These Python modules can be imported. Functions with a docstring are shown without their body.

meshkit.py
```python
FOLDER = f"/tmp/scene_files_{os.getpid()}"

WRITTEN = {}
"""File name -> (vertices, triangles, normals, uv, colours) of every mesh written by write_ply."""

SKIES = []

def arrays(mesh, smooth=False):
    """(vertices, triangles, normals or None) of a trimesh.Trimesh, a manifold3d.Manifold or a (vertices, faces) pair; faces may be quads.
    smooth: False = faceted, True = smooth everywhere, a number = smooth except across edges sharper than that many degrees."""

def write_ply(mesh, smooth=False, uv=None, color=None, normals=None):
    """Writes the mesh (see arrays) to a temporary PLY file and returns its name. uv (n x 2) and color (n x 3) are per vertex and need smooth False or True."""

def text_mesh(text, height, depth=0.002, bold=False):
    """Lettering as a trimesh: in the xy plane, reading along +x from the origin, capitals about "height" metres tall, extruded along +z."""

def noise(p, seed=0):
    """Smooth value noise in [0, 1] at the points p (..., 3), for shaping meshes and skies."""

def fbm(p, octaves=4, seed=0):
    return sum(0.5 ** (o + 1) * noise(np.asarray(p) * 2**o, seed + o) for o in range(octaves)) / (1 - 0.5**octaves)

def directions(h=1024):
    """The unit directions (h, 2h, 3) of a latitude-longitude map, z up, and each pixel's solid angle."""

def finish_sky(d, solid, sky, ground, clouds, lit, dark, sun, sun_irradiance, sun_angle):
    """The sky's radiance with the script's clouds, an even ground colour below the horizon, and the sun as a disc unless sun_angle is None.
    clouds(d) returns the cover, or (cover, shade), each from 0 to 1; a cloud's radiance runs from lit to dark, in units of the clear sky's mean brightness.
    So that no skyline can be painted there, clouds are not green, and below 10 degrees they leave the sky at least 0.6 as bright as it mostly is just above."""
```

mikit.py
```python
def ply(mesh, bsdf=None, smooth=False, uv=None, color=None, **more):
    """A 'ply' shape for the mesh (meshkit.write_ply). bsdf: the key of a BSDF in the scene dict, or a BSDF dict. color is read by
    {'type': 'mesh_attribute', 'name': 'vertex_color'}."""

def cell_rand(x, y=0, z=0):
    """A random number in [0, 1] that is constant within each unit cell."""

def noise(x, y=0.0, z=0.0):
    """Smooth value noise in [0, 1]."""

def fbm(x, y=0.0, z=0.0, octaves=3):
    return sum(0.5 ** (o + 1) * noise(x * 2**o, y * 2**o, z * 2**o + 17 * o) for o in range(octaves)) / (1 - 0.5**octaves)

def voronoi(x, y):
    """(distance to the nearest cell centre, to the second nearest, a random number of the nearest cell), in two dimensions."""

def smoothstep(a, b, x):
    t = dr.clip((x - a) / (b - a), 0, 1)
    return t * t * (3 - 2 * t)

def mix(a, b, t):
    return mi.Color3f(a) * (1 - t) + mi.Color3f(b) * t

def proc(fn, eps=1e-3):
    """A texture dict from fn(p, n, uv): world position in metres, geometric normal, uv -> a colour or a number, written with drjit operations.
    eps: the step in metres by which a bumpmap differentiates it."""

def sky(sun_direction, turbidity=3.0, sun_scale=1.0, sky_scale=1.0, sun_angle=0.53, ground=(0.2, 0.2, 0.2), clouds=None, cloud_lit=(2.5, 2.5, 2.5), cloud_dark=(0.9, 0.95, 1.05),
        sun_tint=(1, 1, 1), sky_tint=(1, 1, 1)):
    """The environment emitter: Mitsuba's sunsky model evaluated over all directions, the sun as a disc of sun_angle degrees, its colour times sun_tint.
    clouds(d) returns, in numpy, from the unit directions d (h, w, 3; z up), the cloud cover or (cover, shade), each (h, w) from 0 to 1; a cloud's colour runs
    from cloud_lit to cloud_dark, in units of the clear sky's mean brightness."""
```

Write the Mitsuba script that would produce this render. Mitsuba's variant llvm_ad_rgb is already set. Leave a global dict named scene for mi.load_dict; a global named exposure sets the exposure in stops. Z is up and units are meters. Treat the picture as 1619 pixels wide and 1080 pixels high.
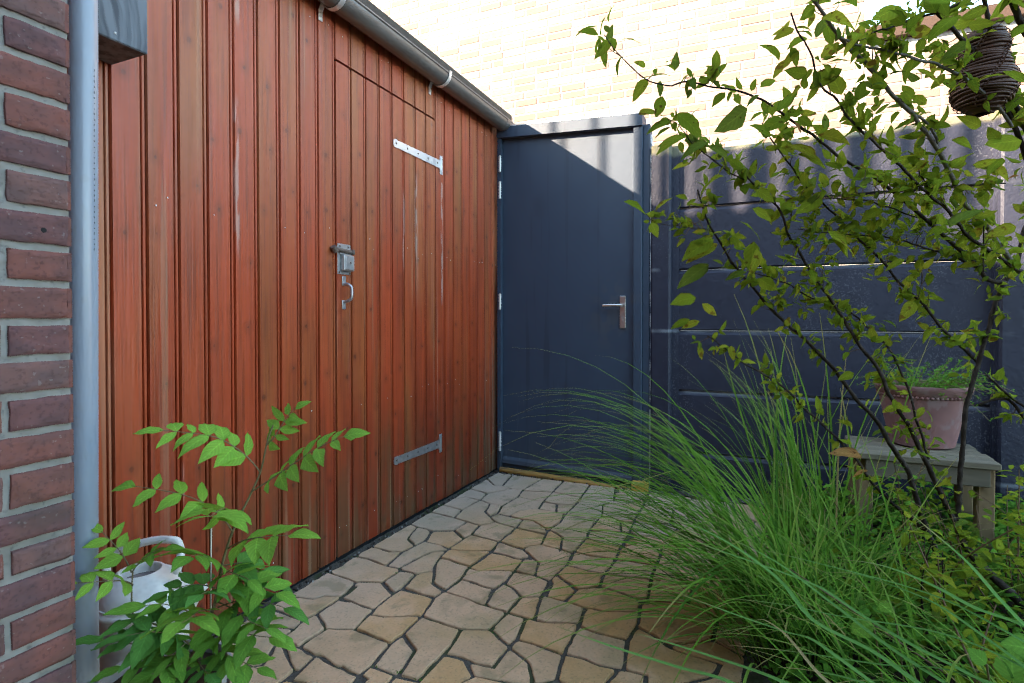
import math, random
import numpy as np, trimesh, drjit as dr, mitsuba as mi
import mikit, meshkit
from mikit import proc, noise, fbm, voronoi, cell_rand, smoothstep, mix, ply
from shapely.geometry import Polygon, box as sbox

T = mi.ScalarTransform4f
scene, labels = {}, {}
# ------------------------------------------------------------------ camera, sky, exposure
F, YAW, PITCH = 881.0, math.radians(24.1), math.radians(0.8)          # focal length in pixels of the 1619 x 1080 photograph
EYE = np.array([0, 0, 1.0])
RT = np.array([math.cos(YAW), math.sin(YAW), 0])
FW = np.array([-math.sin(YAW) * math.cos(PITCH), math.cos(YAW) * math.cos(PITCH), -math.sin(PITCH)])
UP = np.cross(RT, FW)
CX, CY = 809.5, 502 + F * math.tan(PITCH)
scene['camera'] = {'type': 'perspective', 'fov': math.degrees(2 * math.atan(809.5 / F)), 'fov_axis': 'x', 'near_clip': 0.02, 'far_clip': 500.0,
                   'principal_point_offset_y': (540 - CY) / 1080.0 * 1.0,
                   'to_world': T().look_at(origin=EYE.tolist(), target=(EYE + FW).tolist(), up=[0, 0, 1])}
SUN = (-1.0, -0.90, 0.72)
scene['daylight'] = mikit.sky(SUN, turbidity=3.0, sun_scale=0.74, sky_scale=1.0, sky_tint=(1.12, 1.0, 0.84), sun_tint=(0.96, 0.965, 1.06))
exposure = 5.3

def ray(x, y): return FW + RT * (x - CX) / F - UP * (y - CY) / F
def at(x, y, Z): return EYE + ray(x, y) * Z                          # a point seen at (x, y) of the photograph, Z metres deep
def on(x, y, axis, v):
    d = ray(x, y); return EYE + d * (v - EYE[axis]) / d[axis]
def seen(p):
    d = np.asarray(p, float) - EYE; z = d @ FW
    return CX + F * (d @ RT) / z, CY - F * (d @ UP) / z, z

# ------------------------------------------------------------------ bookkeeping
def numbered(k):
    if k not in scene and k not in labels: return k
    n = 1
    while f'{k}_{n:03d}' in scene or f'{k}_{n:03d}' in labels: n += 1
    return f'{k}_{n:03d}'
COUNT = {}
def free(k):
    n = COUNT.get(k, 0); COUNT[k] = n + 1
    return k if n == 0 else f'{k}_{n:03d}'
def thing(name, label, cat, group=None, kind=None):
    key = free(name)
    labels[key] = {'label': label, 'category': cat}
    if group: labels[key]['group'] = group
    if kind: labels[key]['kind'] = kind
    return key
def part(parent, name, mesh, bsdf, smooth=False, label=None, kind=None, to_world=None):
    key = free(parent + '__' + name)
    d = dict(mesh) if isinstance(mesh, dict) else ply(mesh, bsdf, smooth, uv=mesh.metadata.get('uv') if hasattr(mesh, 'metadata') else None)
    if isinstance(mesh, dict): d['bsdf'] = {'type': 'ref', 'id': bsdf}
    if to_world is not None: d['to_world'] = to_world
    scene[key] = d
    if label or kind:
        labels[key] = {}
        if label: labels[key]['label'] = label
        if kind: labels[key]['kind'] = kind
    return key
def solo(name, mesh, bsdf, label, cat=None, smooth=False, group=None, kind=None):
    key = free(name)
    scene[key] = ply(mesh, bsdf, smooth)
    labels[key] = {'label': label}
    if cat: labels[key]['category'] = cat
    if group: labels[key]['group'] = group
    if kind: labels[key]['kind'] = kind
    return key

# ------------------------------------------------------------------ mesh helpers
def bx(x0, x1, y0, y1, z0, z1, c=0.0):
    """A box with chamfered edges."""
    if c <= 0:
        m = trimesh.creation.box((x1 - x0, y1 - y0, z1 - z0)); m.apply_translation(((x0 + x1) / 2, (y0 + y1) / 2, (z0 + z1) / 2)); return m
    pts = []
    for sx in (0, 1):
        for sy in (0, 1):
            for sz in (0, 1):
                p = np.array([(x0, x1)[sx], (y0, y1)[sy], (z0, z1)[sz]], float)
                s = np.array([(1, -1)[sx], (1, -1)[sy], (1, -1)[sz]]) * c
                for a in range(3):
                    q = p + s; q[a] = p[a]; pts.append(q)
    return trimesh.convex.convex_hull(np.array(pts))
def cat(ms): return trimesh.util.concatenate(ms)
def hexa(p):
    """p: 8 corners, bottom ring then top ring."""
    f = np.array([[0, 3, 2, 1], [4, 5, 6, 7], [0, 1, 5, 4], [1, 2, 6, 5], [2, 3, 7, 6], [3, 0, 4, 7]])
    return trimesh.Trimesh(np.array(p, float), np.vstack([f[:, [0, 1, 2]], f[:, [0, 2, 3]]]), process=False)
def smooth_path(p, n):
    p = np.asarray(p, float)
    if len(p) < 3: 
        t = np.linspace(0, 1, n)[:, None]; return p[0] * (1 - t) + p[-1] * t
    from scipy.interpolate import PchipInterpolator
    s = np.r_[0, np.cumsum(np.linalg.norm(np.diff(p, axis=0), axis=1))]
    return PchipInterpolator(s, p)(np.linspace(0, s[-1], n))
def tube(p, r, sides=8, cap=True):
    p = np.asarray(p, float); n = len(p); r = np.broadcast_to(np.asarray(r, float), (n,))
    t = np.gradient(p, axis=0); t /= np.linalg.norm(t, axis=1, keepdims=True) + 1e-12
    a = np.cross(t[0], [0, 0, 1.0] if abs(t[0][2]) < .9 else [1.0, 0, 0]); a /= np.linalg.norm(a)
    A = []
    for i in range(n):
        a = a - t[i] * (a @ t[i]); a /= np.linalg.norm(a) + 1e-12; A.append(a)
    A = np.array(A); B = np.cross(t, A); g = np.arange(sides) * 2 * np.pi / sides
    v = p[:, None] + r[:, None, None] * (np.cos(g)[None, :, None] * A[:, None] + np.sin(g)[None, :, None] * B[:, None])
    v = v.reshape(-1, 3); f = []
    for i in range(n - 1):
        for j in range(sides):
            q = (i * sides + j, i * sides + (j + 1) % sides, (i + 1) * sides + (j + 1) % sides, (i + 1) * sides + j)
            f += [(q[0], q[1], q[2]), (q[0], q[2], q[3])]
    if cap:
        v = np.vstack([v, p[0], p[-1]]); k = n * sides
        for j in range(sides):
            f += [(k, (j + 1) % sides, j), (k + 1, (n - 1) * sides + j, (n - 1) * sides + (j + 1) % sides)]
    return trimesh.Trimesh(v, np.array(f), process=False)
def lathe(prof, n=40, center=(0, 0, 0)):
    m = trimesh.creation.revolve(np.array(prof, float), sections=n); m.apply_translation(center); return m
def grid(x0, x1, y0, y1, nx, ny, zf):
    X, Y = np.meshgrid(np.linspace(x0, x1, nx), np.linspace(y0, y1, ny), indexing='ij')
    v = np.stack([X, Y, zf(X, Y)], -1).reshape(-1, 3)
    i, j = np.meshgrid(np.arange(nx - 1), np.arange(ny - 1), indexing='ij')
    a = (i * ny + j).ravel()
    f = np.vstack([np.stack([a, a + ny, a + ny + 1], 1), np.stack([a, a + ny + 1, a + 1], 1)])
    return trimesh.Trimesh(v, f, process=False)
def extrude_y(poly_xz, y0, y1):
    m = trimesh.creation.extrude_polygon(Polygon(poly_xz), y1 - y0, engine='earcut')
    v = m.vertices.copy(); m.vertices = np.c_[v[:, 0], y1 - v[:, 2], v[:, 1]]; return m
def basis(o, x, z):
    x = np.asarray(x, float) / np.linalg.norm(x); z = np.asarray(z, float); z = z - x * (z @ x); z /= np.linalg.norm(z) + 1e-12
    M = np.eye(4); M[:3, 0], M[:3, 1], M[:3, 2], M[:3, 3] = x, np.cross(z, x), z, o; return M

# ------------------------------------------------------------------ materials
def mat(key, color, rough=0.7, spec=0.4, metal=0.0, bump=None, bump_scale=1.0, eps=1e-3, two=True, **more):
    c = proc(color) if callable(color) else {'type': 'rgb', 'value': list(color)}
    r = proc(rough) if callable(rough) else float(rough)
    d = {'type': 'principled', 'base_color': c, 'roughness': r, 'specular': spec, 'metallic': metal, **more}
    if bump is not None: d = {'type': 'bumpmap', 'tex': proc(bump, eps), 'scale': bump_scale, 'bsdf': d}
    scene[key] = {'type': 'twosided', 'bsdf': d} if two else d
def leafmat(key, color, trans=0.9, rough=0.45):
    c = proc(color) if callable(color) else {'type': 'rgb', 'value': list(color)}
    scene[key] = {'type': 'principledthin', 'base_color': c, 'roughness': rough, 'diff_trans': trans, 'spec_trans': 0.0, 'eta': 1.4}

# cedar boards of the shed: a tone for each board, long grain, knots, fading and painted warm bounce light above, green-brown damp below, pale runs
PITCHB, Y0B = 0.0955, 0.927
def cedar(p, n, uv):
    y, z = p.y, p.z
    b = dr.floor((y - Y0B) / PITCHB)
    r1, r2 = cell_rand(b, 3), cell_rand(b, 9)
    g = fbm(y * 95 + r1 * 40, z * 3.2 + r2 * 60, 1.5, 4)
    g2 = fbm(y * 300, z * 5 + r1 * 30, 4.5, 2)
    red, tan, dark = mi.Color3f(0.370, 0.054, 0.015), mi.Color3f(0.310, 0.100, 0.028), mi.Color3f(0.140, 0.032, 0.013)
    c = mix(red, tan, dr.clip(smoothstep(0.38, 0.80, fbm(y * 11 + r1 * 9, z * 1.3 + r2 * 20, 7.1, 3)) * 0.8 + (r1 - 0.6) * 0.55, 0, 1))
    c = mix(c, dark, smoothstep(0.42, 0.80, g) * 0.60 + smoothstep(0.5, 0.8, g2) * 0.2)
    cz = z * 4.6 + r1 * 11                                            # knots
    kx = (y - Y0B) / PITCHB - b
    dk = dr.sqrt(dr.square((kx - 0.15 - 0.5 * cell_rand(dr.floor(cz), b)) * PITCHB * 1.25) + dr.square((cz - dr.floor(cz) - 0.5) / 4.6))
    has = cell_rand(dr.floor(cz) + 7, b + 3)
    c = mix(c, mi.Color3f(0.055, 0.018, 0.010), smoothstep(0.010, 0.004, dk / (0.35 + 1.0 * cell_rand(dr.floor(cz) + 3, b + 5))) * dr.select(has > 0.45, 0.80, 0.0) * (0.5 + 0.5 * noise(y * 300, z * 300, 1.0)))
    c = mix(c, dark, smoothstep(0.035, 0.008, dk) * dr.select(has > 0.45, 0.30, 0.0))
    fade_bounce = smoothstep(1.0, 2.1, z + 0.25 * fbm(y * 4, z * 2, 3.3))     # sun fading of the upper boards, with warm bounce light painted in
    c = mix(c, c * 0.88 + mi.Color3f(0.090, 0.044, 0.028), fade_bounce * 0.8)
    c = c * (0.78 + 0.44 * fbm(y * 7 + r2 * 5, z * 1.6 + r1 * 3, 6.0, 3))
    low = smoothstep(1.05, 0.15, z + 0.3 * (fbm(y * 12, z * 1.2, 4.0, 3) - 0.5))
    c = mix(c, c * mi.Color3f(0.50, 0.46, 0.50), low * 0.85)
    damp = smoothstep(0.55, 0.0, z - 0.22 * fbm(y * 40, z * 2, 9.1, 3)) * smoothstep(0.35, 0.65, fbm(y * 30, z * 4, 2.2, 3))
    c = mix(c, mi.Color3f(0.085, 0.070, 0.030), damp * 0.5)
    end = smoothstep(2.95, 3.3, y) * smoothstep(0.45, 0.65, fbm(y * 60, z * 1.5, 5.5, 3))
    c = mix(c, mi.Color3f(0.15, 0.115, 0.075), end * smoothstep(1.6, 0.2, z) * 0.8)
    run = smoothstep(0.62, 0.80, fbm(y * 55, z * 0.9, 12.0, 3)) * smoothstep(0.4, 0.7, noise(y * 3, z * 1.4, 8.0))
    c = mix(c, mi.Color3f(0.42, 0.32, 0.20), run * 0.22)
    s = mi.Float(0)                                                   # dried pale runs from knots and nails
    for yy, za, zb, w in ((1.317, 1.18, 1.75, .011), (2.612, 1.05, 1.82, .013), (2.362, 1.25, 1.74, .012), (2.258, 1.2, 1.65, .010), (1.320, 1.93, 2.12, .013), (1.12, 0.42, 0.58, .004)):
        wob = yy + (noise(z * 9, yy * 9) - 0.5) * 0.006
        s = dr.maximum(s, smoothstep(w, w * 0.35, dr.abs(y - wob)) * smoothstep(za, za + 0.1, z) * smoothstep(zb, zb - 0.1, z) * smoothstep(0.3, 0.55, fbm(y * 90, z * 16, 1.0, 2)))
    return mix(c, mi.Color3f(0.60, 0.54, 0.46), s * 0.36)
def cedar_rough(p, n, uv): return 0.26 + 0.28 * fbm(p.y * 80, p.z * 4, 0.5, 2) + 0.12 * smoothstep(1.0, 2.0, p.z)
def cedar_bump(p, n, uv): return fbm(p.y * 260, p.z * 7, 1.0, 3)
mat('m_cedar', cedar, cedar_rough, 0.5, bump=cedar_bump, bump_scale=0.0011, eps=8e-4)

def galv(p, n, uv): return mix((0.36, 0.37, 0.38), (0.62, 0.62, 0.62), fbm(p.y * 60 + p.x * 60, p.z * 60, 2.0, 3))
mat('m_galv', galv, 0.42, 0.5, 0.85)
mat('m_zinc', lambda p, n, uv: mix((0.80, 0.79, 0.77), (0.60, 0.60, 0.60), smoothstep(0.4, 0.75, fbm(p.y * 40, p.z * 40, p.x * 40, 3))), 0.38, 0.5, 0.35)
mat('m_steel', (0.66, 0.65, 0.62), 0.30, 0.5, 0.95)
mat('m_rust', lambda p, n, uv: mix((0.10, 0.055, 0.035), (0.22, 0.19, 0.17), fbm(p.y * 150, p.z * 150, p.x * 150, 3)), 0.6, 0.4, 0.4)
mat('m_black', (0.015, 0.014, 0.014), 0.8, 0.3)
def gutterc(p, n, uv): return mix((0.16, 0.155, 0.15), (0.095, 0.09, 0.085), fbm(p.y * 9, p.z * 60, p.x * 60, 3)) * (0.9 + 0.2 * noise(p.y * 40, p.x * 90, p.z * 90))
mat('m_gutter', gutterc, 0.33, 0.55)
mat('m_felt', lambda p, n, uv: mix((0.055, 0.048, 0.042), (0.11, 0.095, 0.08), fbm(p.x * 70, p.y * 70, p.z * 70, 3)), 0.9, 0.2)
def pipec(p, n, uv):
    c = mix((0.22, 0.265, 0.33), (0.29, 0.325, 0.38), fbm(p.x * 30, p.y * 30, p.z * 4, 3))
    c = mix(c, mi.Color3f(0.22, 0.22, 0.22), smoothstep(0.62, 0.8, fbm(p.x * 90, p.y * 90, p.z * 30, 3)) * 0.25)
    return mix(c, mi.Color3f(0.30, 0.28, 0.25), smoothstep(0.55, 0.3, p.z) * 0.5)
mat('m_pipe', pipec, 0.25, 0.6)
mat('m_print', (0.07, 0.075, 0.09), 0.6, 0.3)
def beamc(p, n, uv):
    g = fbm(p.y * 60 + fbm(p.y * 4, p.z * 6, 1.0) * 5, p.z * 5, p.x * 40, 4)
    return mix((0.16, 0.18, 0.205), (0.07, 0.08, 0.095), smoothstep(0.35, 0.7, g))
mat('m_beam', beamc, 0.7, 0.3, bump=lambda p, n, uv: fbm(p.y * 160, p.z * 9, p.x * 60, 3), bump_scale=0.0015)

def brick(c0, c1, c2):
    def f(p, n, uv):
        q = fbm(p.y * 26, p.z * 40, p.x * 26, 4)
        s = fbm(p.y * 220, p.z * 220, p.x * 220, 2)
        c = mix(mi.Color3f(c0), mi.Color3f(c1), smoothstep(0.3, 0.7, q))
        c = mix(c, mi.Color3f(c2), smoothstep(0.55, 0.80, s) * 0.35)
        c = mix(c, mi.Color3f(0.36, 0.33, 0.31), smoothstep(0.74, 0.84, fbm(p.y * 130, p.z * 150, p.x * 90 + 5, 3)) * 0.25)
        return mix(c, mi.Color3f(0.06, 0.062, 0.04), smoothstep(0.55, 0.75, fbm(p.y * 11, p.z * 9, p.x * 11, 4)) * smoothstep(0.9, 0.35, p.z) * 0.7)
    return f
def brick_bump(p, n, uv): return fbm(p.y * 320, p.z * 320, p.x * 320, 3) + 0.6 * noise(p.y * 60, p.z * 60, p.x * 60)
mat('m_brick_a', brick((.205, .082, .066), (.156, .073, .064), (.055, .030, .034)), 0.88, 0.25, bump=brick_bump, bump_scale=0.0034, eps=6e-4)
mat('m_brick_b', brick((.162, .076, .072), (.122, .068, .069), (.045, .028, .034)), 0.88, 0.25, bump=brick_bump, bump_scale=0.0034, eps=6e-4)
mat('m_brick_c', brick((.185, .096, .084), (.140, .084, .079), (.060, .036, .036)), 0.88, 0.25, bump=brick_bump, bump_scale=0.0034, eps=6e-4)
def mortarc(p, n, uv):
    c = mix((0.215, 0.205, 0.185), (0.315, 0.30, 0.275), fbm(p.y * 60, p.z * 90, p.x * 60, 4))
    c = mix(c, mi.Color3f(0.11, 0.11, 0.105), smoothstep(0.6, 0.8, fbm(p.y * 130, p.z * 130, p.x * 130 + 3, 3)) * 0.6)
    return mix(c, mi.Color3f(0.09, 0.095, 0.065), smoothstep(0.45, 0.7, fbm(p.y * 11, p.z * 9, p.x * 11, 4)) * smoothstep(0.9, 0.35, p.z) * 0.7)
mat('m_mortar', mortarc, 0.95, 0.2, bump=lambda p, n, uv: fbm(p.y * 240, p.z * 240, p.x * 240, 3), bump_scale=0.003, eps=8e-4)

def doorp(p, n, uv):
    c = mix((0.026, 0.043, 0.072), (0.034, 0.054, 0.086), fbm(p.x * 5, p.z * 3, 2.0, 3))
    c = mix(c, mi.Color3f(0.018, 0.027, 0.043), smoothstep(0.10, 0.02, dr.sqrt(dr.square((p.x + 1.285) * 1.6) + dr.square(p.z - 1.70)) + 0.05 * (fbm(p.x * 30, p.z * 30, 1.0) - 0.5)) * 0.4)
    hd = dr.sqrt(dr.square((p.x + 0.80) * 1.2) + dr.square(p.z - 1.03))
    c = mix(c, mi.Color3f(0.055, 0.062, 0.072), smoothstep(0.32, 0.05, hd) * smoothstep(0.40, 0.62, fbm(p.x * 22, p.z * 18, 3.0, 4)) * 0.6)
    c = mix(c, mi.Color3f(0.075, 0.078, 0.075), smoothstep(0.45, 0.0, p.z + 0.25 * fbm(p.x * 18, p.z * 3, 6.0, 3)) * 0.55)
    c = mix(c, mi.Color3f(0.015, 0.022, 0.034), smoothstep(0.60, 0.72, fbm(p.x * 30, p.z * 1.3, 2.5, 3)) * 0.35)
    c = mix(c, mi.Color3f(0.12, 0.15, 0.17), smoothstep(0.66, 0.8, fbm(p.x * 60, p.z * 9, p.y * 60, 3)) * 0.25 * smoothstep(0.9, 0.0, p.z))
    return c
mat('m_door', doorp, lambda p, n, uv: 0.50 + 0.12 * fbm(p.x * 9, p.z * 7, 1.0, 3), 0.5, bump=lambda p, n, uv: fbm(p.x * 90, p.z * 60, p.y * 90, 3), bump_scale=0.0004)
def fencep(p, n, uv):
    c = mix((0.010, 0.012, 0.026), (0.018, 0.021, 0.042), fbm(p.x * 14, p.z * 12, p.y * 10, 4))
    sp = smoothstep(0.70, 0.80, noise(p.x * 210, p.z * 170, p.y * 200)) * smoothstep(0.50, 0.72, fbm(p.x * 7, p.z * 2.0, 4.0, 3))
    c = mix(c, mi.Color3f(0.20, 0.21, 0.23), sp * 0.22)
    zz = (p.z - 0.226) / 0.3485
    e = zz - dr.floor(zz)
    lime = smoothstep(0.045, 0.004, dr.minimum(e, 1 - e)) * smoothstep(0.35, 0.6, fbm(p.x * 6, p.z * 3, 9.0, 3)) * dr.select(p.z < 1.45, 1.0, 0.1)
    c = mix(c, mi.Color3f(0.30, 0.34, 0.38), lime * 0.40)
    top = smoothstep(1.925, 1.955, p.z + 0.02 * fbm(p.x * 30, p.z * 30, 1.0))
    return mix(c, mi.Color3f(0.20, 0.19, 0.10), top * 0.6)
mat('m_fence', fencep, lambda p, n, uv: 0.52 + 0.12 * fbm(p.x * 20, p.z * 20, 1.0, 3), 0.50, bump=lambda p, n, uv: fbm(p.x * 110, p.z * 110, p.y * 110, 4) + 0.5 * noise(p.x * 25, p.z * 25, p.y * 25), bump_scale=0.0022)
mat('m_seal', lambda p, n, uv: mix((0.10, 0.13, 0.18), (0.62, 0.64, 0.66), smoothstep(0.35, 0.6, fbm(p.x * 90, p.z * 25, 1.0, 4))), 0.7, 0.3)
def yellowwood(p, n, uv): return mix(mix((0.50, 0.27, 0.065), (0.30, 0.15, 0.04), fbm(p.x * 14, p.y * 90, p.z * 90, 4)), (0.13, 0.085, 0.05), smoothstep(0.55, 0.75, fbm(p.x * 9, p.y * 60, p.z * 30, 3)) * 0.7)
mat('m_sill', yellowwood, 0.6, 0.35)
mat('m_block', lambda p, n, uv: mix((0.60, 0.38, 0.07), (0.42, 0.25, 0.05), fbm(p.x * 60, p.y * 40, p.z * 60, 3)), 0.6, 0.35)

def ybrick(c0, c1):
    return lambda p, n, uv: mix(mi.Color3f(c0), mi.Color3f(c1), fbm(p.x * 30, p.z * 55, p.y * 30, 4))
mat('m_ybrick_a', ybrick((.222, .172, .150), (.190, .144, .124)), 0.9, 0.2)
mat('m_ybrick_b', ybrick((.255, .205, .178), (.226, .178, .153)), 0.9, 0.2)
mat('m_ybrick_c', ybrick((.202, .146, .124), (.170, .120, .103)), 0.9, 0.2)
mat('m_ymortar', (0.370, 0.348, 0.325), 0.95, 0.2)
mat('m_fascia', (0.050, 0.030, 0.022), 0.6, 0.3)
mat('m_render', (0.52, 0.50, 0.46), 0.9, 0.2)

def stone(c0, c1, c2):
    def f(p, n, uv):
        q = fbm(p.x * 9, p.y * 9, 1.0, 4)
        c = mix(mi.Color3f(c0), mi.Color3f(c1), smoothstep(0.32, 0.68, q))
        c = mix(c, mi.Color3f(c2), smoothstep(0.50, 0.72, fbm(p.x * 5 + 40, p.y * 5, 3.0, 3)) * 0.75)
        c = c * mi.Color3f(1.12, 1.01, 0.92) * (1.12 + 0.24 * fbm(p.x * 170, p.y * 170, 2.0, 3))
        c = mix(c, mi.Color3f(0.10, 0.085, 0.06), smoothstep(0.76, 0.86, noise(p.x * 170, p.y * 170, 5.0)) * 0.22)
        far = smoothstep(2.3, 3.1, p.y) * 0.35 + smoothstep(-1.15, -1.5, p.x) * 0.55     # paler towards the shed wall and the door
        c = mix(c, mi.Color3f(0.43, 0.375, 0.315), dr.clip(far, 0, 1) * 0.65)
        return mix(c, mi.Color3f(0.09, 0.10, 0.035), smoothstep(0.60, 0.78, fbm(p.x * 13, p.y * 13, 8.0, 4)) * 0.35)
    return f
def stone_bump(p, n, uv): return fbm(p.x * 150, p.y * 150, p.z * 150, 4) + 0.8 * fbm(p.x * 20, p.y * 20, 2.0, 3)
for k, c in dict(a=((.40, .285, .185), (.35, .25, .155), (.31, .23, .12)), b=((.38, .28, .185), (.40, .29, .19), (.31, .24, .14)), c=((.42, .29, .175), (.36, .24, .12), (.36, .23, .10)), d=((.37, .28, .195), (.34, .26, .175), (.29, .235, .14))).items():
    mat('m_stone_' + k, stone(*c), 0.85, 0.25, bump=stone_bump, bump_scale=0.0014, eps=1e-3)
mat('m_joint', lambda p, n, uv: mix(mix((0.038, 0.035, 0.030), (0.130, 0.115, 0.092), fbm(p.x * 190, p.y * 190, 1.0, 3)), (0.045, 0.060, 0.018), smoothstep(0.52, 0.70, fbm(p.x * 9, p.y * 9, 4.0, 3)) * 0.7), 0.95, 0.15, bump=lambda p, n, uv: fbm(p.x * 220, p.y * 220, 1.0, 3), bump_scale=0.006)
mat('m_soil', lambda p, n, uv: mix((0.020, 0.015, 0.010), (0.060, 0.044, 0.028), fbm(p.x * 60, p.y * 60, p.z * 60, 4)), 0.95, 0.15, bump=lambda p, n, uv: fbm(p.x * 90, p.y * 90, p.z * 90, 4), bump_scale=0.012)
mat('m_debris', lambda p, n, uv: mix((0.05, 0.042, 0.035), (0.30, 0.28, 0.25), smoothstep(0.5, 0.8, fbm(p.x * 70, p.y * 70, 2.0, 3))), 0.9, 0.2)
mat('m_white', lambda p, n, uv: mix((0.64, 0.63, 0.58), (0.44, 0.43, 0.39), smoothstep(0.5, 0.8, fbm(p.x * 30, p.y * 30, p.z * 30, 3)) * 0.6), 0.30, 0.5)
mat('m_inside', (0.20, 0.17, 0.16), 0.6, 0.3)
mat('m_greypot', lambda p, n, uv: mix((0.24, 0.25, 0.26), (0.36, 0.36, 0.36), fbm(p.x * 30, p.y * 30, p.z * 30, 3)), 0.6, 0.3)
def terra(p, n, uv):
    c = mix((0.26, 0.135, 0.125), (0.19, 0.10, 0.10), fbm(p.x * 22, p.y * 22, p.z * 22, 4))
    return mix(c, mi.Color3f(0.26, 0.20, 0.20), smoothstep(0.5, 0.75, fbm(p.x * 35, p.y * 35, p.z * 20, 4)) * 0.6)
mat('m_terra', terra, 0.9, 0.2, bump=lambda p, n, uv: fbm(p.x * 120, p.y * 120, p.z * 120, 3), bump_scale=0.0015)
def oldwood(p, n, uv): return mix(mix((0.155, 0.130, 0.090), (0.085, 0.075, 0.060), fbm(p.x * 9, p.y * 70, p.z * 60, 4)), (0.10, 0.10, 0.06), smoothstep(0.55, 0.75, fbm(p.x * 20, p.y * 30, p.z * 30, 3)) * 0.6)
mat('m_oldwood', oldwood, 0.85, 0.2, bump=lambda p, n, uv: fbm(p.x * 12, p.y * 150, p.z * 90, 3), bump_scale=0.002)
mat('m_benchtop', lambda p, n, uv: mix(mix((0.20, 0.17, 0.12), (0.105, 0.09, 0.065), fbm(p.x * 9, p.y * 80, p.z * 60, 4)), (0.10, 0.10, 0.06), smoothstep(0.6, 0.78, fbm(p.x * 20, p.y * 30, p.z * 30, 3)) * 0.6), 0.85, 0.2, bump=lambda p, n, uv: fbm(p.x * 12, p.y * 160, p.z * 90, 3), bump_scale=0.002)
mat('m_legwood', lambda p, n, uv: mix(mix((0.24, 0.16, 0.085), (0.15, 0.105, 0.06), fbm(p.x * 60, p.y * 60, p.z * 9, 4)), (0.07, 0.075, 0.04), smoothstep(0.35, 0.05, p.z) * 0.5), 0.85, 0.2)
mat('m_wicker', lambda p, n, uv: mix((0.050, 0.022, 0.015), (0.115, 0.055, 0.035), fbm(p.x * 90, p.y * 90, p.z * 160, 3)), 0.55, 0.4)
def bark(p, n, uv): return mix((0.024, 0.017, 0.013), (0.060, 0.047, 0.038), smoothstep(0.4, 0.75, fbm(p.x * 70, p.y * 70, p.z * 40, 4)))
mat('m_bark', bark, 0.85, 0.25, bump=lambda p, n, uv: fbm(p.x * 160, p.y * 160, p.z * 90, 3), bump_scale=0.002)
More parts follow.
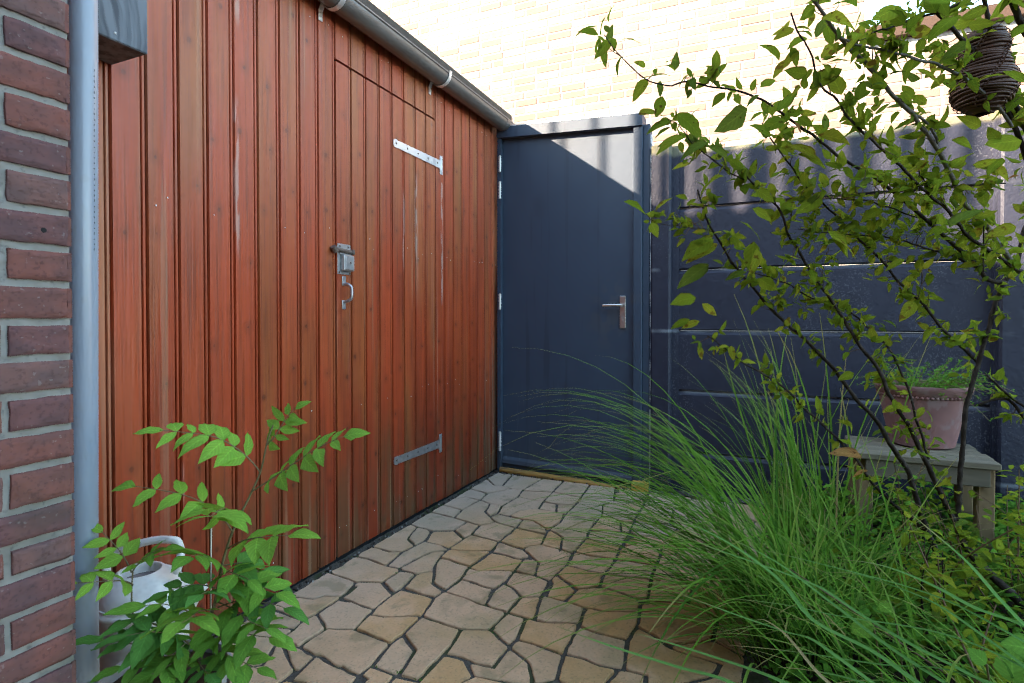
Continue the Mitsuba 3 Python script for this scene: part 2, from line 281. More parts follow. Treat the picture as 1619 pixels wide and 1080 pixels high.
mat('m_barkgrey', lambda p, n, uv: mix((0.085, 0.075, 0.068), (0.19, 0.17, 0.15), fbm(p.x * 60, p.y * 60, p.z * 30, 4)), 0.8, 0.25)
mat('m_twig', lambda p, n, uv: mix((0.09, 0.055, 0.030), (0.18, 0.11, 0.06), fbm(p.x * 60, p.y * 60, p.z * 30, 3)), 0.7, 0.3)
mat('m_stem', (0.16, 0.13, 0.06), 0.6, 0.3)
mat('m_cane', (0.62, 0.60, 0.55), 0.6, 0.3)

def spotted(c, c2, spot, amount, veins=True, tip=None):
    def f(p, n, uv):
        g = mix(mi.Color3f(c), mi.Color3f(c2), fbm(p.x * 45, p.y * 45, p.z * 45, 3))
        g = g * (0.80 + 0.40 * noise(p.x * 8 + 3, p.y * 8, p.z * 8))
        if veins:
            a = dr.abs(uv.y - 0.5)
            s = (uv.x - a * 0.55) * 7.5; s = dr.abs(s - dr.floor(s) - 0.5)
            g = g * (1 + 0.30 * smoothstep(0.045, 0.015, a) + 0.16 * smoothstep(0.10, 0.02, s) - 0.12 * smoothstep(0.30, 0.5, s))
            g = mix(g, mi.Color3f(spot), smoothstep(0.40, 0.5, a + 0.10 * noise(p.x * 60, p.y * 60, p.z * 60)) * smoothstep(0.5, 0.75, noise(p.x * 14, p.y * 14, p.z * 14)) * 0.5)
        if tip is not None: g = mix(g, mi.Color3f(tip), smoothstep(0.80, 0.98, uv.x + 0.25 * (noise(p.x * 7, p.y * 7, p.z * 7) - 0.4)) * 0.8)
        return mix(g, mi.Color3f(spot), smoothstep(1 - amount, 1 - amount + 0.08, fbm(p.x * 75 + 9, p.y * 75, p.z * 75, 3)) * 0.85)
    return f
leafmat('m_leaf_a', spotted((.205, .285, .022), (.265, .330, .032), (.10, .06, .015), 0.30))
leafmat('m_leaf_b', spotted((.140, .215, .016), (.190, .265, .026), (.07, .045, .012), 0.30))
leafmat('m_leaf_c', spotted((.270, .330, .030), (.340, .350, .035), (.16, .09, .02), 0.40))
leafmat('m_leaf_d', spotted((.105, .170, .024), (.145, .205, .032), (.05, .04, .012), 0.25))
leafmat('m_leaf_dry', spotted((.42, .24, .08), (.30, .14, .05), (.12, .05, .02), 0.40))
leafmat('m_leaf_bright', spotted((.200, .390, .050), (.245, .450, .065), (.16, .33, .05), 0.20), 0.8, 0.5)
leafmat('m_leaf_mid', spotted((.150, .330, .045), (.190, .385, .058), (.07, .18, .03), 0.20), 0.7, 0.5)
leafmat('m_leaf_dark', spotted((.085, .225, .045), (.110, .270, .055), (.03, .07, .02), 0.20), 0.6, 0.5)
leafmat('m_grass_a', spotted((.120, .280, .030), (.165, .330, .042), (.06, .14, .02), 0.25, False, (.34, .27, .11)), 1.0, 0.35)
leafmat('m_grass_b', spotted((.200, .360, .055), (.245, .400, .075), (.12, .20, .03), 0.25, False, (.34, .27, .11)), 1.0, 0.35)
leafmat('m_grass_c', spotted((.060, .160, .022), (.085, .200, .028), (.04, .09, .02), 0.25, False, (.34, .27, .11)), 1.0, 0.35)
leafmat('m_grass_dry', spotted((.36, .29, .12), (.42, .35, .17), (.26, .18, .08), 0.30, False, (.34, .27, .11)), 0.7, 0.5)
leafmat('m_grass_near', spotted((.115, .275, .060), (.155, .325, .080), (.09, .20, .06), 0.20, False, (.34, .27, .11)), 0.6, 0.4)
leafmat('m_cover', spotted((.110, .265, .030), (.160, .335, .042), (.04, .10, .02), 0.30), 0.7, 0.5)
leafmat('m_cover_dark', spotted((.070, .180, .024), (.105, .230, .032), (.03, .06, .02), 0.30), 0.7, 0.5)

# ================================================================== GROUND
def gz(x, y): return np.zeros_like(x) - 0.05
solo('ground', bx(-60, 60, -60, 60, -0.40, -0.060), 'm_soil', 'dark bare earth that the whole yard is laid on', kind='structure')
def bed(X, Y): return -0.0075 + 0.006 * (meshkit.fbm(np.stack([X * 30, Y * 30, X * 0], -1), 3) - 0.5)
PV = solo('paving', grid(-1.62, 0.12, -0.4, 3.36, 150, 260, bed), 'm_joint', 'cream crazy paving with dark sanded joints beside the red shed', kind='structure', smooth=True)
def soilz(X, Y): 
    P = np.stack([X * 9, Y * 9, X * 0], -1)
    return -0.035 + 0.05 * meshkit.fbm(P, 4) + 0.05 * np.clip((X + 0.02) / 0.4, 0, 1)
solo('garden_soil', grid(-0.06, 2.6, -0.6, 3.36, 130, 180, soilz), 'm_soil', 'dark planting bed with loose soil along the right side of the paving', kind='structure', smooth=True)
solo('alley_ground', bx(-6, 4, 3.42, 4.4, -0.058, -0.02), 'm_debris', 'strip of ground in the passage behind the painted fence', kind='structure')

STONES = '''-1540,2863 -1545,2870 -1543,3058 -1537,3060 -1532,3057 -1445,2969 -1399,2987 -1346,2968 -1342,2963 -1342,2957 -1422,2830
-1543,3082 -1545,3221 -1543,3227 -1448,3226 -1411,2998 -1437,2984 -1446,2986
-1394,2998 -1399,3004 -1433,3219 -1431,3225 -1425,3228 -1253,3226 -1247,3224 -1245,3218 -1264,2984 -1327,2973
-1545,2842 -1542,2848 -1535,2850 -1429,2819 -1423,2813 -1408,2720 -1410,2714 -1416,2712 -1484,2717 -1533,2683 -1543,2684
-1413,2817 -1327,2959 -1322,2962 -1265,2969 -1243,2838 -1259,2679 -1325,2678 -1392,2708 -1397,2713
-1242,2966 -1249,2968 -1251,2974 -1231,3224 -1107,3223 -1095,3006
-1250,2946 -1244,2954 -1101,2990 -1095,2989 -1092,2983 -1084,2838 -1087,2832 -1093,2830 -1233,2848
-1246,2671 -1234,2828 -1231,2834 -1225,2835 -1083,2817 -1067,2709 -1069,2702 -1142,2646 -1160,2556 -1224,2563
-1262,2666 -1255,2660 -1235,2558 -1241,2524 -1249,2518 -1289,2556 -1315,2657 -1314,2663 -1308,2666
-1231,2498 -1233,2505 -1226,2544 -1218,2550 -1084,2529 -1077,2522 -1068,2434 -1071,2428 -1077,2426 -1182,2452
-1539,2555 -1545,2562 -1545,2659 -1542,2665 -1479,2706 -1409,2698 -1419,2542 -1422,2537 -1428,2535
-1410,2526 -1397,2687 -1393,2693 -1386,2693 -1332,2669 -1328,2664 -1299,2549 -1196,2449 -1194,2441 -1205,2411 -1233,2381 -1240,2379 -1386,2413 -1392,2419
-1539,2439 -1545,2447 -1545,2535 -1542,2541 -1536,2543 -1421,2522 -1404,2427 -1406,2421 -1412,2418
-1227,2367 -1225,2373 -1196,2403 -1182,2438 -1068,2411 -1068,2252 -1071,2247 -1076,2245 -1210,2265
-1540,2256 -1545,2263 -1545,2420 -1542,2426 -1536,2428 -1397,2404 -1317,2384 -1320,2279 -1324,2272 -1406,2232 -1495,2240
-1304,2374 -1301,2380 -1295,2381 -1239,2367 -1222,2260 -1231,2224 -1240,2223 -1306,2271 -1309,2278
-1217,2085 -1223,2087 -1226,2093 -1221,2206 -1210,2251 -1070,2231 -1060,2141 -1157,2094
-1237,2100 -1240,2094 -1247,2094 -1274,2105 -1367,2113 -1399,2220 -1319,2262 -1311,2261 -1235,2206 -1232,2199
-1389,1970 -1366,2099 -1277,2094 -1240,2078 -1236,2072 -1238,2065 -1288,2023 -1321,1868 -1318,1861 -1323,1839 -1362,1836 -1370,1843
-1211,2074 -1154,2082 -1068,2123 -1058,2120 -1070,1978 -1073,1973 -1116,1976 -1169,1991 -1213,1995 -1223,2059
-1302,1835 -1307,1838 -1309,1844 -1278,2015 -1239,2047 -1232,2041 -1229,2002 -1211,1934 -1182,1874 -1224,1830 -1230,1828
-1479,2227 -1428,2222 -1427,2208 -1413,2212 -1409,2207 -1379,2108 -1386,2066 -1393,2060 -1453,2104 -1486,2218 -1485,2225
-1066,2519 -1065,2525 -1059,2527 -1019,2528 -929,2459 -927,2449 -946,2443 -944,2434 -914,2436 -909,2417 -911,2411 -917,2409 -1054,2424
-1051,2240 -1057,2247 -1055,2403 -1053,2408 -1047,2410 -907,2395 -889,2289 -891,2282 -923,2257 -939,2217 -961,2222 -970,2217
-1056,2219 -1051,2227 -1046,2227 -932,2195 -890,2157 -888,2148 -894,2136 -902,2132 -903,2125 -908,2122 -927,2118 -987,2132 -1042,2134
-1140,2551 -1146,2559 -1132,2638 -1061,2694 -916,2679 -897,2573 -915,2470 -924,2470 -1018,2540 -1074,2538
-886,2572 -900,2670 -898,2676 -892,2679 -740,2676 -741,2530 -723,2439 -731,2270 -734,2265 -740,2263 -778,2275 -783,2280 -815,2399 -883,2455 -900,2459 -902,2465
-967,2710 -970,2701 -975,2700 -1053,2709 -1070,2808 -1068,2814 -1062,2817 -1002,2812
-947,2697 -953,2702 -987,2813 -936,2832 -918,2832 -912,2830 -910,2824 -911,2700 -914,2694 -920,2692
-737,2696 -744,2689 -892,2690 -898,2692 -900,2698 -898,2861 -925,3215 -923,3221 -918,3223 -786,3222 -779,3216 -735,2993 -776,2920 -736,2751
-1065,2828 -1072,2835 -1081,2987 -1078,2993 -1072,2995 -920,2968 -910,2851 -912,2845 -936,2843 -999,2824
-1076,3006 -1082,3013 -1094,3217 -1092,3223 -1086,3225 -939,3221 -920,2990 -922,2984 -928,2982
-900,2434 -894,2442 -887,2441 -825,2393 -796,2288 -798,2282 -804,2279 -877,2289
-924,2204 -927,2212 -916,2247 -877,2277 -796,2267 -790,2261 -784,2241 -779,2261 -773,2262 -732,2249 -720,2135 -733,1999 -736,1993 -743,1992 -788,2004 -793,2009 -820,2114
-1538,1962 -1545,1970 -1545,2235 -1542,2241 -1535,2242 -1506,2232 -1501,2227 -1460,2094 -1394,2045 -1391,2038 -1399,1978 -1402,1973 -1437,1952 -1496,1962
-1210,1972 -1208,1979 -1202,1982 -1172,1980 -1118,1965 -1072,1959 -1053,1855 -1058,1775 -1062,1769 -1069,1768 -1127,1798 -1201,1936
-1217,1806 -1216,1813 -1209,1815 -1213,1823 -1211,1828 -1182,1857 -1176,1859 -1170,1855 -1137,1792 -1138,1781 -1065,1744 -1061,1737 -1065,1702 -1124,1701 -1200,1715
-1053,1958 -1059,1966 -1043,2119 -989,2121 -930,2107 -902,2109 -899,2104 -894,2009 -948,1987 -1017,1952
-1055,1937 -1053,1943 -1047,1945 -1016,1940 -943,1977 -901,1993 -894,1992 -890,1986 -885,1911 -891,1903 -892,1871 -898,1851 -906,1846 -953,1848 -993,1859 -1041,1862
-1045,1750 -1038,1846 -1032,1849 -1006,1848 -998,1842 -939,1832 -903,1831 -896,1785 -887,1778 -880,1730 -888,1726 -954,1741
-1291,1805 -1287,1810 -1237,1815 -1229,1808 -1213,1703 -1218,1677 -1227,1676 -1293,1715 -1297,1722
-1209,1650 -1203,1684 -1196,1690 -1066,1687 -1041,1575 -1148,1520 -1194,1515 -1206,1559
-879,2011 -887,2112 -863,2118 -855,2126 -831,2109 -806,2015 -807,2009 -813,2006 -838,2004
-870,1896 -874,1903 -880,1989 -877,1995 -796,1995 -736,1978 -722,1864 -725,1857 -776,1831 -833,1880
-878,1871 -875,1877 -868,1878 -840,1868 -787,1821 -784,1815 -788,1723 -790,1718 -849,1722 -864,1728 -867,1733 -884,1824
-720,1985 -723,1992 -720,2017 -713,2024 -623,1954 -620,1947 -633,1866 -695,1870 -709,1976
-1538,1858 -1545,1865 -1543,1949 -1498,1951 -1439,1940 -1408,1956 -1401,1957 -1397,1951 -1382,1847 -1385,1841 -1391,1839 -1461,1855
-1545,1839 -1543,1845 -1537,1847 -1464,1844 -1378,1825 -1315,1825 -1309,1822 -1301,1808 -1308,1723 -1312,1717 -1400,1678 -1539,1698 -1545,1706
-1545,1680 -1542,1685 -1536,1687 -1406,1669 -1400,1663 -1377,1570 -1435,1545 -1449,1517 -1454,1512 -1536,1498 -1542,1500 -1545,1506
-1389,1664 -1385,1672 -1314,1704 -1307,1704 -1223,1654 -1220,1648 -1215,1554 -1218,1548 -1224,1546 -1358,1561 -1369,1654 -1384,1653
-1545,1480 -1539,1487 -1444,1504 -1426,1537 -1380,1554 -1373,1554 -1370,1547 -1372,1437 -1377,1402 -1384,1396 -1429,1395 -1466,1401 -1543,1406
-1357,1438 -1361,1445 -1358,1535 -1306,1544 -1213,1533 -1194,1427 -1198,1419 -1271,1389 -1277,1390
-1368,1388 -1363,1418 -1359,1423 -1352,1423 -1284,1382 -1280,1375 -1285,1278 -1291,1276 -1354,1281 -1357,1332
-1385,1385 -1378,1379 -1373,1344 -1425,1327 -1532,1220 -1543,1220 -1545,1385 -1543,1391 -1468,1390 -1431,1384
-1392,1266 -1371,1267 -1364,1263 -1317,1168 -1319,1159 -1373,1119 -1536,1095 -1542,1097 -1545,1103 -1543,1195 -1421,1316 -1377,1329 -1371,1327 -1368,1322 -1367,1283 -1371,1276
-1266,1274 -1272,1282 -1269,1374 -1264,1381 -1189,1410 -1046,1394 -1039,1387 -1023,1286 -1028,1244 -1034,1242 -1098,1253 -1106,1248 -1125,1250 -1185,1269 -1209,1264
-1532,-57 -1527,-63 -1518,-187 -1520,-193 -1526,-195 -1538,-195 -1545,-188 -1545,-62 -1542,-56
-1533,567 -1492,539 -1473,439 -1517,410 -1537,408 -1543,410 -1545,415 -1543,566
-1486,1052 -1532,995 -1537,992 -1543,994 -1545,999 -1543,1081 -1489,1091 -1483,1089 -1481,1082
-1517,-41 -1521,-46 -1527,-46 -1540,-41 -1545,-34 -1545,180 -1539,187 -1474,157 -1470,149
-1524,831 -1517,832 -1385,788 -1380,782 -1374,703 -1490,555 -1541,585 -1545,592 -1545,811 -1542,817
-1468,428 -1461,429 -1391,397 -1386,392 -1349,211 -1354,202 -1459,165 -1540,202 -1544,210 -1512,397 -1509,402
-1545,934 -1543,962 -1479,1039 -1318,952 -1314,944 -1346,825 -1373,800 -1380,798 -1514,842 -1519,847
-1516,-63 -1509,-55 -1348,-35 -1284,-189 -1291,-195 -1505,-193
-1481,540 -1480,546 -1365,692 -1218,579 -1264,455 -1268,451 -1379,406 -1457,439 -1462,444
-1459,150 -1454,155 -1346,194 -1340,193 -1264,140 -1253,89 -1254,83 -1349,-22 -1495,-41 -1501,-38 -1503,-32
-1468,1089 -1461,1095 -1394,1105 -1388,1103 -1272,1010 -1269,1005 -1271,999 -1304,964 -1313,963 -1469,1049 -1473,1057
-1364,1098 -1367,1104 -1364,1110 -1299,1157 -1339,1237 -1339,1242 -1335,1247 -1327,1247 -1212,1177 -1209,1171 -1201,1050 -1205,1043 -1253,1014 -1261,1015
-1369,785 -1366,791 -1336,814 -1116,789 -1132,623 -1136,617 -1204,589 -1212,590 -1358,704
-1375,390 -1370,398 -1266,441 -1258,440 -1115,336 -1112,329 -1125,261 -1252,152 -1261,152 -1338,207
-1250,71 -1240,72 -1127,-11 -1124,-16 -1111,-122 -1115,-129 -1214,-195 -1263,-195 -1270,-190 -1335,-32 -1334,-24
-1108,-138 -1100,-138 -1051,-165 -1055,-193 -1168,-195 -1173,-192 -1175,-187 -1172,-181
-1315,1254 -1319,1259 -1317,1265 -1310,1268 -1206,1252 -1198,1189 -1208,1187
-1302,948 -1255,1000 -1199,1034 -1191,1034 -1138,1002 -1135,997 -1107,811 -1109,805 -1115,802 -1326,823 -1331,826 -1332,833
-1206,574 -1130,608 -1124,607 -1079,584 -1016,404 -1019,395 -1100,345 -1108,346 -1249,446 -1252,455
-1249,136 -1247,143 -1125,244 -1115,245 -1051,194 -1048,187 -1064,34 -1067,28 -1115,-1 -1123,-0 -1239,86
-1193,1125 -1187,1133 -1137,1142 -1000,1143 -1011,1200 -1009,1207 -1002,1209 -938,1198 -931,1190 -942,1059 -947,1052 -1132,1011 -1186,1043 -1190,1050
-1099,796 -1023,802 -919,744 -915,739 -899,646 -1069,594 -1116,615 -1121,623
-1101,329 -1097,334 -1008,390 -915,383 -908,377 -881,236 -914,185 -921,182 -1038,200 -1110,255 -1113,262
-1123,993 -1117,1001 -944,1041 -937,1038 -916,1010 -915,1002 -1024,816 -1030,813 -1088,809 -1096,816
-1058,21 -904,43 -898,41 -862,7 -860,-14 -995,-157 -1001,-159 -1041,-156 -1096,-127 -1100,-122 -1113,-17 -1109,-10
-939,1209 -986,1220 -987,1234 -1013,1241 -1010,1275 -935,1271 -930,1217 -933,1211
-917,755 -1012,811 -1011,817 -903,997 -783,934 -779,929 -774,892 -776,886 -908,757
-920,1192 -914,1199 -796,1215 -703,1159 -700,1154 -682,1036 -685,1030 -772,947 -781,945 -901,1010 -930,1048
-896,633 -889,632 -861,610 -859,603 -887,412 -910,394 -999,402 -1005,407 -1063,575 -1062,581 -1058,585
-1038,180 -1035,185 -1029,187 -919,169 -907,56 -1043,35 -1049,37 -1051,43
-983,-170 -985,-165 -983,-160 -862,-35 -856,-33 -851,-36 -768,-165 -768,-171 -772,-176 -820,-195 -953,-195
-908,171 -873,227 -866,230 -715,201 -674,177 -671,168 -698,83 -702,78 -849,16 -857,17 -893,54
-850,1408 -843,1415 -790,1415 -739,1367 -737,1358 -795,1230 -800,1226 -911,1210 -917,1212 -919,1217 -920,1270 -851,1279
-904,740 -902,747 -767,876 -690,798 -790,625 -795,622 -847,615 -883,642
-849,-1 -844,6 -697,66 -617,-41 -622,-142 -625,-148 -689,-193 -697,-193 -749,-171 -848,-19
-898,381 -896,388 -877,401 -761,394 -722,220 -730,216 -863,241 -869,247
-687,1506 -681,1514 -676,1513 -614,1480 -574,1403 -574,1396 -580,1392 -723,1371 -729,1373 -759,1401 -761,1406 -759,1411 -754,1414 -689,1416
-768,930 -766,937 -677,1023 -671,1025 -511,1004 -506,1000 -505,994 -591,781 -680,806 -759,888
-849,599 -842,606 -788,611 -685,555 -715,427 -720,422 -758,407 -868,412 -873,414 -875,420
-704,209 -748,391 -743,400 -715,412 -709,412 -618,366 -614,361 -598,220 -603,212 -658,184 -666,184
-725,1356 -720,1361 -577,1382 -571,1381 -555,1265 -559,1258 -691,1170 -699,1170 -783,1224
-619,-157 -613,-156 -538,-180 -533,-189 -541,-195 -649,-195 -655,-192 -657,-187 -654,-181
-773,616 -777,621 -776,626 -681,787 -673,791 -588,766 -538,710 -515,618 -521,609 -673,565
-686,73 -687,79 -659,169 -593,205 -474,186 -468,181 -481,32 -485,27 -602,-32 -611,-30
-520,3212 -518,3203 -555,3117 -560,3113 -566,3114 -570,3120 -575,3212 -573,3218 -530,3219
-449,3204 -454,3212 -447,3219 -361,3218 -354,3213 -349,3202 -355,3188 -362,3185
-555,1248 -546,1247 -498,1200 -486,1022 -493,1014 -666,1034 -673,1041 -688,1154 -685,1161
-525,1552 -523,1558 -518,1561 -472,1563 -419,1549 -382,1553 -376,1551 -374,1544 -395,1446 -462,1439 -501,1448 -507,1454
-673,550 -668,555 -521,598 -512,595 -531,445 -606,378 -614,377 -703,423
-531,428 -521,428 -412,325 -472,199 -581,215 -588,222 -604,361 -601,368
-577,770 -578,778 -487,1004 -477,1006 -376,975 -394,830 -527,725 -537,726
-422,2976 -415,2969 -407,2780 -547,2747 -554,2750 -560,2759 -562,2974 -560,2980 -554,2982
-497,609 -503,615 -525,707 -522,714 -386,819 -311,758 -309,749 -368,591
-556,2993 -563,3000 -566,3065 -506,3201 -363,3172 -372,3018 -375,3012 -413,2987
-482,16 -473,14 -400,-56 -398,-62 -405,-188 -412,-195 -459,-195 -609,-144 -604,-51 -600,-44
-547,1409 -529,1422 -394,1434 -348,1408 -344,1401 -362,1238 -488,1213 -494,1214 -542,1259 -558,1386
-549,2598 -559,2696 -551,2730 -545,2736 -405,2766 -398,2764 -366,2734 -364,2727 -390,2575 -516,2573
-520,445 -497,596 -491,597 -367,577 -282,519 -279,514 -266,409 -397,335 -406,336 -517,439
-517,2556 -510,2562 -389,2562 -383,2559 -328,2493 -326,2487 -335,2422 -367,2396 -377,2396 -387,2500 -497,2476 -529,2438 -535,2435 -541,2438 -542,2445
-457,163 -453,169 -447,170 -305,125 -308,14 -311,8 -387,-46 -397,-45 -467,24 -470,30
-369,3003 -363,3004 -305,2986 -153,2776 -153,2767 -352,2740 -358,2742 -391,2773 -404,2974 -401,2981
-372,1941 -366,1949 -352,1951 -354,1969 -349,1977 -226,2009 -137,1966 -133,1959 -135,1826 -138,1820 -245,1752 -251,1751 -282,1764 -298,1776 -357,1806 -356,1827 -365,1891 -334,1906 -336,1909 -367,1907
-361,1550 -355,1556 -340,1559 -295,1557 -282,1474 -183,1566 -177,1568 -172,1566 -163,1555 -161,1548 -198,1422 -334,1414 -379,1440 -383,1448
-345,2155 -371,2154 -374,2160 -375,2182 -373,2188 -368,2190 -231,2186 -229,2180 -235,2021 -347,1989 -354,1990 -357,1996 -370,2134 -364,2142 -344,2145
-339,3191 -275,3217 -142,3214 -121,3057 -301,3000 -355,3014 -361,3021 -349,3174
-345,2283 -376,2285 -378,2291 -377,2370 -374,2376 -327,2411 -247,2349 -193,2236 -223,2201 -229,2199 -370,2201 -377,2208 -378,2265 -371,2272 -345,2274
-487,1194 -481,1202 -368,1225 -362,1223 -359,1218 -336,1003 -341,995 -370,988 -475,1018
-459,187 -460,195 -397,323 -259,397 -210,354 -200,188 -204,181 -301,137
-343,1235 -349,1243 -331,1401 -199,1410 -193,1407 -146,1347 -144,1341 -169,1205
-307,-2 -299,-1 -162,-82 -159,-91 -170,-124 -245,-195 -386,-195 -392,-193 -394,-187 -387,-63 -384,-57
-352,581 -355,590 -297,748 -292,753 -134,804 -127,803 -101,782 -99,775 -132,626 -274,529
-329,987 -223,989 -216,985 -140,822 -140,816 -145,812 -295,764 -302,766 -377,828 -380,835 -363,972 -358,978
-348,1215 -346,1222 -339,1223 -172,1193 -166,1188 -154,1150 -183,1049 -216,1003 -222,1000 -323,1000
-267,514 -264,521 -125,615 -59,565 -56,558 -94,376 -197,360 -203,362 -253,411
-353,2723 -346,2730 -157,2754 -151,2752 -149,2747 -147,2586 -150,2580 -158,2573 -313,2501 -322,2503 -375,2566 -377,2572
-186,2227 -180,2229 -89,2229 -36,2182 -11,2076 -18,2039 -22,2034 -125,1975 -132,1975 -219,2017 -223,2024 -218,2189
-207,990 -206,998 -178,1034 -171,1037 -57,1012 -29,847 -66,794 -87,789 -93,790 -125,816
-292,122 -288,129 -199,171 -191,171 -124,124 -77,-2 -79,-10 -151,-74 -293,8 -297,15
-171,-142 -161,-141 -117,-182 -115,-187 -117,-193 -122,-195 -213,-193 -215,-187 -213,-182
-315,2484 -311,2490 -169,2555 -162,2555 -158,2549 -144,2411 -239,2362 -247,2363 -319,2421 -322,2428
-133,1811 -125,1811 -44,1767 -40,1760 -50,1596 -55,1590 -148,1561 -156,1563 -166,1579 -115,1629 -93,1706 -108,1711 -201,1720 -234,1728 -240,1735 -237,1743
-288,2981 -289,2988 -285,2993 -117,3044 -111,3043 -28,2981 -26,2972 -102,2792 -132,2777 -141,2779
-136,2758 -132,2765 -91,2782 84,2713 89,2708 94,2687 94,2602 89,2573 84,2568 -4,2525 -10,2525 -132,2581 -136,2588
-146,-88 -69,-16 -63,-15 -7,-26 -7,-193 -90,-193 -156,-131 -158,-123
-233,2345 -230,2355 -140,2400 -134,2400 -50,2366 -87,2245 -94,2240 -178,2240 -185,2244
-151,1545 -146,1550 -62,1576 -55,1575 -52,1568 -70,1365 -76,1358 -131,1352 -138,1355 -185,1414 -186,1420
-144,2570 -136,2571 -14,2514 -19,2403 -39,2380 -47,2379 -128,2410 -132,2416 -149,2562
-122,1959 -118,1966 -34,2014 -24,2012 -38,1788 -45,1781 -120,1821 -124,1828
-196,343 -189,351 -90,364 -7,345 -5,220 -8,214 -121,138 -186,180 -189,186
-156,1195 -132,1340 -80,1347 -74,1345 -72,1339 -86,1200 -82,1163 -87,1161 -143,1160
-37,2366 -16,2388 -8,2389 42,2369 47,2361 19,2223 15,2218 -30,2196 -74,2233 -77,2241
-128,3208 -126,3213 -121,3216 -41,3216 72,3180 93,3140 94,3124 37,3004 33,3000 -13,2986 -19,2987 -105,3053
-75,373 -81,382 -46,549 -43,554 -37,555 -10,547 -5,540 -5,367 -8,361 -14,360
-115,624 -117,631 -88,772 -82,778 -67,781 -45,775 -13,740 -5,700 -5,568 -8,562 -14,560 -48,570
-144,1142 -137,1147 -79,1148 -59,1035 -62,1029 -68,1027 -163,1048 -168,1051 -169,1057
-112,123 -109,132 -17,195 -7,194 -5,-4 -8,-10 -14,-12 -59,-5 -65,0
-15,2971 -10,2975 36,2989 42,2988 91,2957 94,2950 92,2733 89,2727 82,2726 -84,2794
-2,2509 2,2516 72,2549 81,2546 52,2386 48,2381 41,2381 -6,2401
-24,2179 -20,2187 2,2198 11,2195 1,2134 -3,2129 -10,2129 -14,2134
80,3068 85,3072 91,3070 94,3064 94,2981 87,2974 49,2999
-1175,1149 -1192,1250 -1183,1254 -1129,1240 -1027,1229 -1014,1163 -1016,1157 -1022,1154 -1139,1153
-1193,1494 -1192,1500 -1187,1503 -1145,1508 -1044,1559 -1038,1552 -1034,1457 -1041,1406 -1047,1405 -1181,1421
-1053,1688 -1050,1730 -1042,1737 -957,1730 -887,1711 -867,1714 -796,1705 -789,1697 -795,1601 -799,1594 -879,1560 -1022,1573 -1029,1578
-1020,1457 -1023,1463 -1027,1554 -1024,1559 -1019,1561 -882,1548 -865,1470 -865,1291 -914,1286 -939,1402
-1029,1396 -1025,1434 -1018,1441 -952,1398 -929,1293 -930,1287 -936,1284 -1010,1290
-869,1546 -865,1554 -794,1585 -787,1585 -702,1530 -698,1523 -704,1426 -754,1422 -803,1430 -849,1428 -854,1473
-708,1547 -778,1594 -773,1607 -782,1609 -783,1614 -776,1700 -717,1695 -695,1581 -698,1548
-773,1814 -769,1821 -727,1844 -720,1844 -716,1839 -690,1718 -691,1711 -698,1708 -775,1715
-707,1848 -704,1856 -699,1858 -627,1852 -554,1841 -544,1747 -642,1710 -675,1711
-703,1688 -701,1694 -696,1696 -641,1699 -551,1732 -544,1731 -541,1725 -537,1577 -540,1571 -546,1569 -627,1581 -682,1583
-547,1853 -618,1864 -608,1953 -605,1958 -538,2002 -489,1999 -441,1987 -393,1968 -388,1962 -380,1904 -384,1896 -487,1854
-540,1834 -538,1840 -533,1842 -487,1842 -386,1884 -379,1883 -376,1878 -367,1825 -378,1718 -466,1719 -529,1733
-714,2041 -717,2048 -708,2126 -617,2119 -559,2119 -552,2023 -555,2017 -609,1972 -619,1972 -656,2008 -663,2003 -668,2005
-546,2116 -539,2124 -384,2138 -368,2003 -372,1996 -390,1989 -417,2000 -539,2023
-683,1528 -687,1535 -684,1563 -677,1570 -627,1570 -537,1555 -518,1452 -520,1445 -558,1414 -564,1413 -569,1417 -605,1487
-530,1712 -527,1718 -521,1719 -469,1708 -379,1703 -358,1574 -360,1568 -417,1561 -470,1574 -524,1574
-365,1709 -360,1782 -356,1788 -349,1789 -304,1766 -248,1720 -201,1709 -117,1701 -111,1698 -110,1691 -127,1633 -269,1505 -277,1511 -284,1570 -339,1570 -347,1576
-640,2712 -634,2706 -600,2580 -601,2574 -719,2541 -726,2542 -729,2548 -726,2720 -723,2726 -717,2727
-735,3142 -603,3166 -596,3164 -583,3148 -580,3120 -680,2956 -738,2939 -743,2940 -746,2950 -723,2989 -750,3128 -746,3136
-754,3212 -753,3219 -747,3222 -609,3220 -603,3218 -601,3212 -602,3184 -608,3177 -732,3157
-720,2739 -726,2745 -763,2918 -682,2941 -676,2940 -576,2878 -572,2871 -574,2768 -577,2762 -629,2724 -635,2723
-620,2716 -578,2746 -571,2738 -570,2684 -561,2585 -567,2577 -580,2575 -588,2580 -623,2708
-664,2946 -666,2956 -592,3077 -587,3081 -581,3079 -578,3073 -574,2897 -584,2896
-709,2443 -714,2448 -727,2525 -642,2553 -569,2566 -563,2564 -560,2558 -559,2414 -561,2409 -567,2407 -645,2413
-713,2276 -720,2284 -713,2420 -710,2426 -703,2427 -648,2402 -561,2393 -553,2281 -648,2268
-719,2257 -717,2263 -711,2265 -649,2257 -560,2267 -554,2265 -551,2259 -559,2134 -618,2130 -707,2141
-533,2280 -540,2287 -546,2401 -489,2466 -405,2485 -399,2484 -396,2479 -388,2382 -391,2285
-537,2135 -543,2137 -546,2143 -538,2267 -397,2272 -391,2270 -386,2153'''.split('\n')
rng = np.random.default_rng(11)
